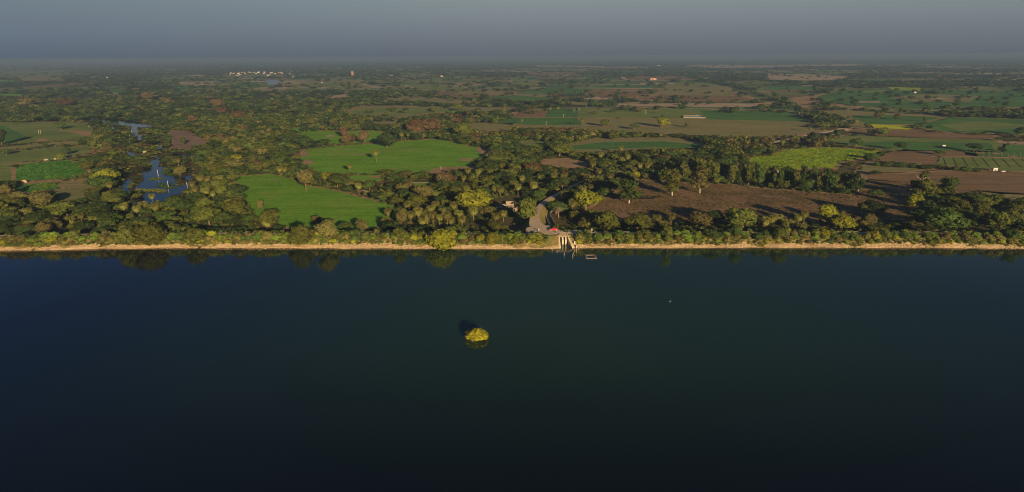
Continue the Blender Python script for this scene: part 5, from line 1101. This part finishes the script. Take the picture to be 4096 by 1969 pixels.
# ------------------------------------------------------------------ people
def person(x, y, z, rz, label, top, legs, pose='stand'):
    r = thing('person', label, 'person', (x, y, z), rz)
    J = [((0, 0, .95), .13), ((0, 0, 1.15), .12), ((0, 0, 1.38), .15), ((0, 0, 1.48), .07), ((0, .01, 1.56), .06), ((0, .01, 1.66), .095), ((0, 0, 1.74), .07)]; E = [(i, i + 1) for i in range(6)]
    def chain(st, pts):
        p = st
        for c, rr in pts: J.append((c, rr)); E.append((p, len(J) - 1)); p = len(J) - 1
    for s in (-1, 1):
        chain(0, [((s * .10, 0, .86), .10), ((s * .11, .02, .48), .065), ((s * .11, -.01, .10), .045), ((s * .12, .13, .03), .035)])
        chain(2, [((s * .19, 0, 1.40), .06), ((s * .25, -.02, 1.14), .042), ((s * .24, .10, .92), .034), ((s * .23, .15, .84), .032)])
    me = bpy.data.meshes.new('body'); me.from_pydata([j[0] for j in J], E, []); o = link('body', me, r); me.materials.append(MAT['skin'])
    o.modifiers.new('skin', 'SKIN'); sv = me.skin_vertices[0].data if me.skin_vertices else None
    if sv is None:
        return r
    for i, (c, rr) in enumerate(J): sv[i].radius = (rr, rr)
    sv[0].use_root = True; o.modifiers.new('sub', 'SUBSURF').levels = 1
    b = MB(); b.tube([(0, 0, .45 if top == 'cloth_white' else .84), (0, 0, .95), (0, 0, 1.2), (0, 0, 1.43), (0, 0, 1.48)], [.24 if top == 'cloth_white' else .17, .18, .17, .18, .09], 12)
    for s in (-1, 1): b.tube([(s * .15, 0, 1.42), (s * .2, 0, 1.38), (s * .26, -.02, 1.14), (s * .245, .08, .96)], [.07, .08, .06, .05], 8)
    b.build('shirt', MAT[top], r, smooth=True)
    b = MB()
    for s in (-1, 1): b.tube([(s * .08, 0, .93), (s * .11, .02, .5), (s * .11, -.01, .12)], [.12, .085, .07], 8)
    b.build('trousers', MAT[legs], r, smooth=True)
    b = MB(); b.ball((0, -.015, 1.72), (.10, .11, .085)); b.build('hair', MAT['hair'], r, smooth=True)
    b = MB(); b.ball((0, .115, 1.645), (.015, .02, .02), 6, 4); b.build('nose', MAT['skin'], r)
    return r
def skinfix():
    pass
def place_person(zx, zy, rz, lab, top, legs):
    x, y = W(*px('S', zx, zy), 5.22); 
    # mesh.skin_vertices needs the layer: the modifier adds it when assigned through the object
    return person(x, y, 5.22, rz, lab, top, legs)
place_person(592, 474, 3.0, 'person in long white clothes standing on the junction, left of the pickup', 'cloth_white', 'cloth_white')
place_person(560, 482, 2.4, 'person in dark clothes standing next to the person in white', 'cloth_dark', 'cloth_dark')
for k, (zx, lab) in enumerate([(462, 'left one of three whitewashed stones by the road edge'), (489, 'middle one of three whitewashed stones by the road edge'), (520, 'right one of three whitewashed stones by the road edge')]):
    x, y = W(*px('S', zx, 500), 5.2); b = MB(); b.ball((0, 0, .2), (.45, .3, .42), 10, 7)
    b.v = [(a + .06 * math.sin(9 * c_ + k), b_ + .05 * math.cos(8 * a), c_) for a, b_, c_ in b.v]; tag(b.build('whitewashed_stone', MAT['white'], None, (x, y, 5.15)), lab, 'stone', 'whitewashed stones')

# ------------------------------------------------------------------ ruin, huts, sheds, poles
def ruin():
    ox, oy = W(2036, 822, LAND); s = ox * 0 + 1
    def at2(zx, zy, z=LAND): X, Y = 1960 + zx * 160 / 2476, 780 + zy * 160 / 2476; return W(X, Y, z)
    r = thing('ruined_wall', 'pale broken masonry wall corner overgrown at the left of the ruined yard', 'ruin', (*at2(560, 800), LAND)); b = MB()
    for i in range(6): b.box((-1.8 + i * .75, 0, .7 + .25 * math.sin(i * 2.1)), (.7, .6, 1.5 + .5 * math.sin(i * 2.1)), .1 * i)
    for i in range(7): b.box((1.9 - .25 * i, .9 * i, 1.1), (.5, .95, 2.6 + .4 * math.sin(i)), .2)
    b.build('masonry', MAT['pale'], r); b = MB(); b.box((-.4, 5.2, .9), (5, .4, 2.0), .05); b.build('back_wall', MAT['concrete'], r)
    r = thing('roofless_room', 'roofless concrete room with four thin walls in the ruined yard', 'ruin', (*at2(1220, 660), LAND)); w_, d_ = 5.4, 6.0
    for nm, c, d in (('front_wall', (0, 0, .5), (w_, .3, 1.4)), ('back_wall', (-.3, d_, .9), (w_, .3, 2.2)), ('side_wall', (-w_ / 2 - .15, d_ / 2, .8), (.3, d_ - .3, 2)), ('side_wall', (w_ / 2 + .15, d_ / 2, .8), (.3, d_ - .3, 2))):
        b = MB(); b.box(c, d); b.build(nm, MAT['concrete'], r)
    b = MB(); b.box((0, d_ / 2, .05), (w_ - .1, d_ - .4, .1)); b.build('floor', MAT['bog'], r)
    r = thing('water_trough', 'small concrete trough left of the roofless room', 'trough', (*at2(910, 620), LAND)); b = MB(); b.box((0, 0, .4), (3.6, 1.2, .8)); b.build('basin', MAT['concrete'], r); b = MB(); b.box((0, 0, .83), (3.0, .7, .08)); b.build('opening', MAT['darkgap'], r)
    for (za, zb, lab) in (((700, 680), (1080, 672), 'upper of two low kerb walls in front of the roofless room'), ((780, 790), (1450, 770), 'lower of two low kerb walls in front of the roofless room')):
        a = Vector((*at2(*za), 0)); c = Vector((*at2(*zb), 0)); m = (a + c) / 2; o = MB().box((0, 0, .3), ((c - a).length, .45, .7), 0).box(((c - a).length / 2 - .3, 0, .45), (.6, .6, 1.1)).build('kerb_wall', MAT['concrete'], None, (m.x, m.y, LAND), math.atan2((c - a).y, (c - a).x)); tag(o, lab, 'wall')
    r = thing('brick_hut', 'low grey hut with dark doorway and broken red brick side in the ruined yard', 'hut', (*at2(1450, 1010), LAND)); b = MB(); b.box((0, 1.5, 1.1), (4.4, 3, 2.2)); b.build('walls', MAT['concrete'], r)
    b = MB(); b.box((.9, -.02, .95), (.9, .12, 1.6)); b.build('doorway', MAT['darkgap'], r); b = MB()
    for i in range(6): b.box((2.4 + .2 * math.sin(i * 3), .5 * i, 1.2 + .25 * math.cos(i * 2)), (.5, .48, 2.0 + .5 * math.cos(i * 2)), .1 * i)
    b.build('broken_wall', MAT['brick'], r)
ruin()
def building(reg, x, y, wpx, hpx, dm, label, wall='cream', roof='concrete', door=True, name='house', group=None, cat='house', rz=0.0, pitched=False, k=K):
    X, Y = px(reg, x, y); wx, wy = W(X, Y, LAND); _, _, c = proj(wx, wy, LAND); wm, hm = wpx * k * c / F_PX, hpx * k * c / F_PX
    r = thing(name, label, cat, (wx, wy, LAND), rz, group); b = MB(); b.box((0, dm / 2, hm / 2), (wm, dm, hm)); b.build('walls', MAT[wall], r)
    b = MB()
    if pitched:
        o = wm * .06; b.add([(-wm / 2 - o, -o, hm), (wm / 2 + o, -o, hm), (wm / 2 + o, dm + o, hm), (-wm / 2 - o, dm + o, hm), (-wm / 2 - o, dm / 2, hm * 1.45), (wm / 2 + o, dm / 2, hm * 1.45)], [(0, 1, 5, 4), (2, 3, 4, 5), (0, 4, 3), (1, 2, 5), (3, 2, 1, 0)])
    else: b.box((0, dm / 2, hm + .12), (wm * 1.05, dm * 1.05, .24)); b.box((0, .1, hm + .5), (wm, .2, .5))
    b.build('roof', MAT[roof], r)
    if door:
        b = MB(); b.box((-wm * .1, -.03, hm * .33), (wm * .16, .1, hm * .62)); b.build('door', MAT['darkgap'], r)
        for s in (-.33, .28): b = MB(); b.box((wm * s, -.03, hm * .55), (wm * .12, .1, hm * .25)); b.build('window', MAT['darkgap'], r)
    return r
building('B0', 1922, 492, 46, 62, 3.5, 'small pink plastered gatehouse with a dark doorway among palms by the marsh', 'pink', 'cream', rz=-.35, name='gatehouse', cat='gatehouse')
building('B0', 1410, 160, 46, 16, 3, 'pale flat block standing on the marsh bank above the open water', 'cream', 'concrete', name='pump_house', cat='pump house')
building('B0', 1432, 38, 30, 18, 2.5, 'pale broken little structure in the upper marsh beside brown bushes', 'concrete', 'cream', name='pump_house', cat='pump house', door=False)
building('T0', 1385, 940, 52, 12, 3, 'low pale wreck of a hut at the edge of the upper marsh pool', 'pale', 'wood', name='wrecked_hut', cat='hut', door=False)
building('B3', 2252, 207, 42, 20, 4, 'white box shed beside the hedge at the right', 'white', 'white', name='shed', cat='shed', door=True)
building('T3', 1742, 1086, 32, 14, 3, 'small white open shelter beneath the tall thin tree on the right', 'white', 'white', name='shelter', cat='shelter', door=True)
building('T3', 550, 648, 26, 9, 8, 'white hut beside dark trees, left of the wide green plain', 'white', 'white', name='hut', cat='hut', door=False)
building('T3', 1458, 552, 20, 11, 8, 'tiny bright cream hut alone in the wide green plain', 'pale', 'pale', name='hut', cat='hut', door=False)
building('T3', 355, 785, 58, 12, 6, 'low red-tiled hut under the canal trees', 'brick', 'brick', name='hut', cat='hut', door=False, pitched=True)
building('T2', 1400, 423, 58, 16, 10, 'long pink-orange shed with windows in the far brown plots', 'pink', 'pink', name='shed', cat='shed')
building('T2', 1448, 285, 50, 9, 14, 'long low pink building on the far tan strip', 'cream', 'pink', name='farm_building', cat='building', door=False)
building('T1', 1758, 388, 34, 14, 12, 'white house among far trees right of the tower', 'white', 'cream', cat='house'); building('T1', 1840, 392, 24, 10, 10, 'low cream house right of the far white house', 'cream', 'pink', door=False, pitched=True)
building('T1', 1330, 382, 46, 8, 10, 'low pinkish house left of the far white house', 'pink', 'cream', door=False)
building('T1', 650, 455, 12, 9, 5, 'tiny pale yellow hut in the far olive field', 'pale', 'pale', name='hut', cat='hut', door=False)
building('T1', 838, 487, 14, 7, 5, 'tiny white hut under trees right of the far olive field', 'white', 'white', name='hut', cat='hut', door=False)
building('T0', 1056, 403, 16, 10, 6, 'tiny white hut in dark woods on the far left', 'white', 'white', name='hut', cat='hut', door=False)
# straw hut
X, Y = px('B0', 243, 325); x, y = W(X, Y, LAND); r = thing('straw_hut', 'round domed straw hut at the end of the dirt path on the left', 'hut', (x, y, LAND))
b = MB(); b.ball((0, 0, 0), (2.6, 2.2, 2.9), 16, 12); b.v = [(a, c, max(-.3, d)) for a, c, d in b.v]; b.build('dome', MAT['thatch'], r, smooth=True); b = MB(); b.box((.2, -2.12, .8), (.8, .2, 1.5)); b.build('doorway', MAT['darkgap'], r); b = MB(); b.box((-2.6, 1, .7), (2.4, 2.6, 1.5), .3, taper=.3); b.build('lean_to', MAT['brick'], r)
# long tank with concrete rim
P = [PW('T2', *p) for p in ((1690, 785), (1860, 782), (1912, 796), (1895, 802), (1700, 798))]; c0 = np.mean(P, 0); r = thing('water_tank', 'long open concrete water tank on the green plain', 'tank', (c0[0], c0[1], LAND))
b = MB()
for a, c in zip(P, P[1:] + P[:1]):
    m = (np.array(a) + c) / 2 - c0; d = np.array(c) - a; b.box((m[0], m[1], .9), (np.hypot(*d) + .8, .9, 1.8), math.atan2(d[1], d[0]))
b.build('rim', MAT['concrete'], r); n = len(P); me = npmesh('water', [(p[0] - c0[0], p[1] - c0[1], 1.3) for p in P], [tuple(range(n))], MAT['pond']); link('water', me, r)
# tower
X, Y = px('T1', 958, 392); x, y = W(X, Y, LAND); _, _, c = proj(x, y, LAND); k_ = c / F_PX; h = 58 * K * k_; w_ = 22 * K * k_
r = thing('tower', 'tall reddish brown square tower rising above the far woods', 'tower', (x, y, LAND), .15); b = MB(); b.box((0, 0, h * .45), (w_, w_, h * .9), taper=.88); b.build('shaft', MAT['brick'], r)
b = MB(); b.box((0, 0, h * .95), (w_ * 1.02, w_ * 1.02, h * .1)); b.build('tank', MAT['bark'], r)
for s in (-.25, .25): b = MB(); b.box((w_ * s, -w_ * .47, h * .45), (w_ * .12, w_ * .12, h * .75)); b.build('pilaster', MAT['pink'], r)
# village
vk = 400 / 2576.0
VIL = [(345, 352, 50, 8, 'cream'), (472, 332, 34, 26, 'white'), (530, 340, 70, 14, 'cream'), (576, 338, 20, 18, 'white'), (455, 362, 60, 12, 'cream'), (668, 352, 60, 40, 'white'), (695, 312, 22, 18, 'cream'), (760, 318, 60, 12, 'cream'), (715, 370, 60, 20, 'pink'), (650, 386, 120, 12, 'cream'), (825, 320, 22, 38, 'pink'), (850, 350, 60, 16, 'cream'), (940, 312, 50, 26, 'cream'),
       (995, 322, 40, 18, 'pink'), (1075, 318, 50, 18, 'cream'), (1130, 345, 46, 18, 'white'), (1185, 322, 70, 34, 'white'), (1210, 296, 22, 16, 'white'), (1315, 352, 50, 18, 'cream'), (1338, 312, 44, 28, 'white'), (1360, 332, 36, 14, 'cream'), (1430, 392, 60, 28, 'pale'), (1475, 374, 40, 12, 'cream'), (1520, 330, 110, 30, 'cream'), (1612, 352, 44, 34, 'cream'), (1700, 322, 26, 20, 'cream'), (1755, 318, 60, 20, 'pink'), (1800, 345, 40, 40, 'cream'), (1990, 334, 26, 16, 'white'), (2085, 442, 44, 28, 'white'), (1968, 444, 26, 10, 'cream'), (2240, 406, 100, 16, 'cream'), (2368, 406, 36, 16, 'cream')]
ON = ['first', 'second', 'third', 'fourth', 'fifth', 'sixth', 'seventh', 'eighth', 'ninth', 'tenth', 'eleventh', 'twelfth', '13th', '14th', '15th', '16th', '17th', '18th', '19th', '20th']
vc = {}
for (zx, zy, wz, hz, col) in sorted(VIL):
    X, Y = 850 + zx * vk, 240 + (zy + 16) * vk; x, y = W(X, Y, LAND); _, _, c = proj(x, y, LAND); k_ = c / F_PX * vk; wm, hm = wz * k_ * .75, (hz * .6) * k_ + 1.5
    szw = 'wide' if wz >= 60 else ('small' if wz < 36 else 'mid-sized'); cn = {'white': 'white', 'cream': 'cream', 'pink': 'pinkish', 'pale': 'yellowish'}[col]
    key = (szw, cn); vc[key] = vc.get(key, 0) + 1
    r = thing('village_house', f'{szw} {cn} house, {ON[vc[key] - 1]} such from the left in the far village', 'house', (x, y, LAND), RNG.uniform(-.2, .2), 'houses of the far village')
    b = MB(); b.box((0, 0, hm / 2), (wm, 12, hm)); b.build('walls', MAT[col], r); b = MB(); b.box((0, 0, hm + .2), (wm * 1.04, 12.4, .4)); b.box((wm * .2, 2, hm + 1.2), (wm * .3, 4, 1.8)); b.build('roof', MAT['cream'], r)

# poles
def pole(reg, x, yt, yb, label, r0_=.16, mat='white', cross=False, cat='pole', dx=0):
    X, Y = px(reg, x, yb); wx, wy = W(X, Y, LAND); _, _, c = proj(wx, wy, LAND); h = (yb - yt) * K * c / F_PX
    r = thing('pole', label, cat, (wx, wy, LAND), 0, 'poles'); b = MB(); b.tube([(0, 0, -.3), (dx * h * .5, 0, h * .5), (dx * h, 0, h)], [r0_ * 1.15, r0_, r0_ * .8], 8); b.build('shaft', MAT[mat], r)
    b = MB()
    if cross: b.box((dx * h, 0, h - .5), (2.0, .14, .14)); [b.tube([(dx * h + q, 0, h - .45), (dx * h + q, 0, h - .15)], .06, 6) for q in (-.9, 0, .9)]
    else: b.tube([(dx * h, 0, h), (dx * h, 0, h + .15)], [r0_ * 1.1, r0_ * .9], 8)
    b.build('crossarm' if cross else 'cap', MAT['concrete'], r)
for a in [('B0', 1568, 195, 257, 'white leaning pole in the middle of the open marsh water'), ('B0', 1668, 303, 367, 'nearest white leaning pole in the marsh, right of the reed bank'), ('B0', 1470, 93, 133, 'pale pole at the head of the open marsh water'), ('T0', 1288, 1008, 1052, 'lower of two white poles in the upper marsh bushes'), ('T0', 1286, 962, 998, 'upper of two white poles in the upper marsh bushes'),
          ('T0', 1308, 918, 945, 'farthest white pole standing in the upper marsh pool'), ('T0', 1362, 1088, 1118, 'short pale pole between marsh bushes'), ('B0', 1855, 320, 362, 'thin pale pole at the right bank of the marsh')]: pole(*a, dx=-.06)
for a in [('T0', 385, 915, 955, 'left of a pair of white poles on the far left field'), ('T0', 405, 918, 958, 'right of a pair of white poles on the far left field'), ('T0', 878, 850, 888, 'left of a pair of white poles by the dark tree at the field end'), ('T0', 890, 852, 886, 'right of a pair of white poles by the dark tree at the field end'), ('B0', 892, 205, 270, 'concrete pole at the right end of the tall crop'),
          ('T2', 338, 832, 872, 'white pole on the dark green strip left of a palm'), ('T2', 510, 760, 788, 'white pole on a small dirt heap in the green plain'), ('T2', 622, 712, 744, 'white pole just right of a small round tree on the plain'), ('T2', 668, 697, 724, 'white pole second from the far edge of the green plain'), ('T2', 735, 665, 696, 'white pole at the far edge of the green plain'), ('T2', 1320, 722, 756, 'white pole in the middle of the long olive plain'),
          ('T2', 700, 520, 556, 'distant white pole at the edge of the brown plot'), ('B1', 1832, 162, 196, 'short white pole at the lower right corner of the upper bright field'), ('T1', 2350, 1052, 1112, 'white pole at the right tip of the upper bright field'), ('T3', 310, 740, 770, 'white pole beside the red-tiled hut')]: pole(*a, cross=True, mat='pale')

# cattle and birds
def beast(reg, x, y, label, mat='hide', rz=0, s=1.0):
    X, Y = px(reg, x, y); wx, wy = W(X, Y, LAND + .15)
    r = thing('cow', label, 'cow', (wx, wy, LAND + .15), rz, 'grazing cattle'); r.scale = (s,) * 3
    J = [((0, 0, 1.12), .34), ((-.55, 0, 1.15), .32), ((-.85, 0, 1.12), .24), ((.45, 0, 1.12), .36), ((.8, 0, 1.2), .26), ((1.05, 0, 1.2), .17), ((1.3, 0, 1.0), .15), ((1.52, 0, .82), .09)]; E = [(0, 1), (1, 2), (0, 3), (3, 4), (4, 5), (5, 6), (6, 7)]
    def ch(st, L):
        p = st
        for c, rr in L: J.append((c, rr)); E.append((p, len(J) - 1)); p = len(J) - 1
    for q in (-1, 1):
        ch(3, [((.62, q * .22, .75), .13), ((.62, q * .22, .4), .07), ((.64, q * .22, .04), .06)]); ch(1, [((-.66, q * .22, .82), .17), ((-.72, q * .22, .48), .08), ((-.66, q * .22, .04), .06)]); ch(6, [((1.28, q * .2, 1.1), .04)])
    ch(2, [((-1.05, 0, 1.0), .04), ((-1.08, 0, .5), .03)])
    me = bpy.data.meshes.new('body'); me.from_pydata([j[0] for j in J], E, []); me.materials.append(MAT[mat]); o = link('body', me, r); o.modifiers.new('skin', 'SKIN')
    if me.skin_vertices:
        for i, (c, rr) in enumerate(J): me.skin_vertices[0].data[i].radius = (rr, rr)
        me.skin_vertices[0].data[0].use_root = True
    b = MB(); [b.tube([(1.2, q * .09, 1.18), (1.22, q * .2, 1.32), (1.25, q * .16, 1.45)], [.03, .025, .01], 5) for q in (-1, 1)]; b.build('horns', MAT['concrete'], r)
for a in [('B0', 446, 108, 'white cow left of the pale group of cattle', 'hide', .2), ('B0', 470, 102, 'white cow standing between the single cow and the close pair', 'hide', 2.8), ('B0', 545, 98, 'left cow of the close pair below the round bush', 'hide', .1), ('B0', 557, 94, 'right cow of the close pair below the round bush', 'hide', 2.9), ('B0', 585, 95, 'rightmost white cow of the herd', 'hide', .4),
          ('B0', 242, 124, 'left black cow grazing apart at the field edge', 'hide_dark', .2), ('B0', 273, 124, 'right black cow grazing apart at the field edge', 'hide_dark', 2.6)]: beast(*a)
# white bird resting on the lake
x, y = W(2681, 1207, 0); r = thing('egret', 'lone white bird resting on the open lake at the right', 'bird', (x, y, 0), .5); b = MB(); b.ball((0, 0, .10), (.34, .15, .15), 12, 8); b.tube([(.22, 0, .15), (.36, 0, .32), (.34, 0, .44), (.42, 0, .46)], [.06, .035, .04, .035], 8); b.tube([(-.25, 0, .12), (-.48, 0, .16)], [.09, .02], 6); b.build('body', MAT['white'], r, smooth=True); b = MB(); b.tube([(.42, 0, .46), (.56, 0, .44)], [.02, .005], 6); b.build('beak', MAT['thatch'], r)
# parked car at right
X, Y = px('B3', 2325, 218); x, y = W(X, Y, LAND); r = thing('parked_car', 'small pale car parked right of the white shed', 'car', (x, y, LAND + .1), .1)
b = MB(); b.box((0, 0, .62), (4.2, 1.7, .65), taper=.94); b.build('body', MAT['hub'], r); b = MB(); b.box((-.1, 0, 1.2), (2.2, 1.5, .55), taper=.78); b.build('cabin', MAT['glass'], r)
for wx in (-1.35, 1.35):
    for s in (-1, 1): b = MB(); b.tube([(wx, s * .7, .32), (wx, s * .9, .32)], .32, 14); b.build('wheel', MAT['rubber'], r)

# ------------------------------------------------------------------ the flooded bush out in the lake
x, y = W(1905, 1353, 0); _, _, c = proj(x, y, 0); wm = 100 * c / F_PX; 
r = thing('flooded_tree', 'lone golden-green bush rising from the middle of the lake', 'bush', (x, y, -.3)); 
m_gold = leafmat('leaf_golden', (.48, .43, .035)); Q = crown(77, 'mound', 1500, .085); 
a = link('crown', quads_mesh('crown', Q, m_gold), r); a.scale = (wm * 1.04, wm * 1.06, 4.5)
t = link('trunk', trunk_mesh(5, 'mound', MAT['drybark']), r); t.scale = (wm * .7, wm * .7, 4.2); t.location.z = -.6

tw = MB(); rgt = random.Random(9)
for k in range(26):
    a_ = rgt.uniform(0, 6.28); q = rgt.uniform(.30, .50) * wm; tw.tube([(q * .6 * math.cos(a_), q * .6 * math.sin(a_), .1), (q * math.cos(a_), q * math.sin(a_), rgt.uniform(.6, 2.4)), (q * 1.12 * math.cos(a_ + .1), q * 1.12 * math.sin(a_ + .1), rgt.uniform(.8, 3.4))], [.09, .05, .02], 5)
tw.build('outer_branches', MAT['drybark'], r)
write_labels()

# ------------------------------------------------------------------ air
def haze():
    b = MB(); b.box((0, 20000, (-8 + 112) / 2), (90000, 52000, 120)); m = bpy.data.materials.new('haze_air'); m.use_nodes = True; t = m.node_tree
    for n in list(t.nodes):
        if n.type != 'OUTPUT_MATERIAL': t.nodes.remove(n)
    out = t.nodes[0]; v = N(t, 'ShaderNodeVolumePrincipled'); v.inputs['Color'].default_value = (.235, .345, .53, 1); v.inputs['Density'].default_value = HAZE_DENSITY; v.inputs['Anisotropy'].default_value = 0
    t.links.new(v.outputs[0], out.inputs['Volume']); struct(b.build('haze', m), 'stuff')
haze()
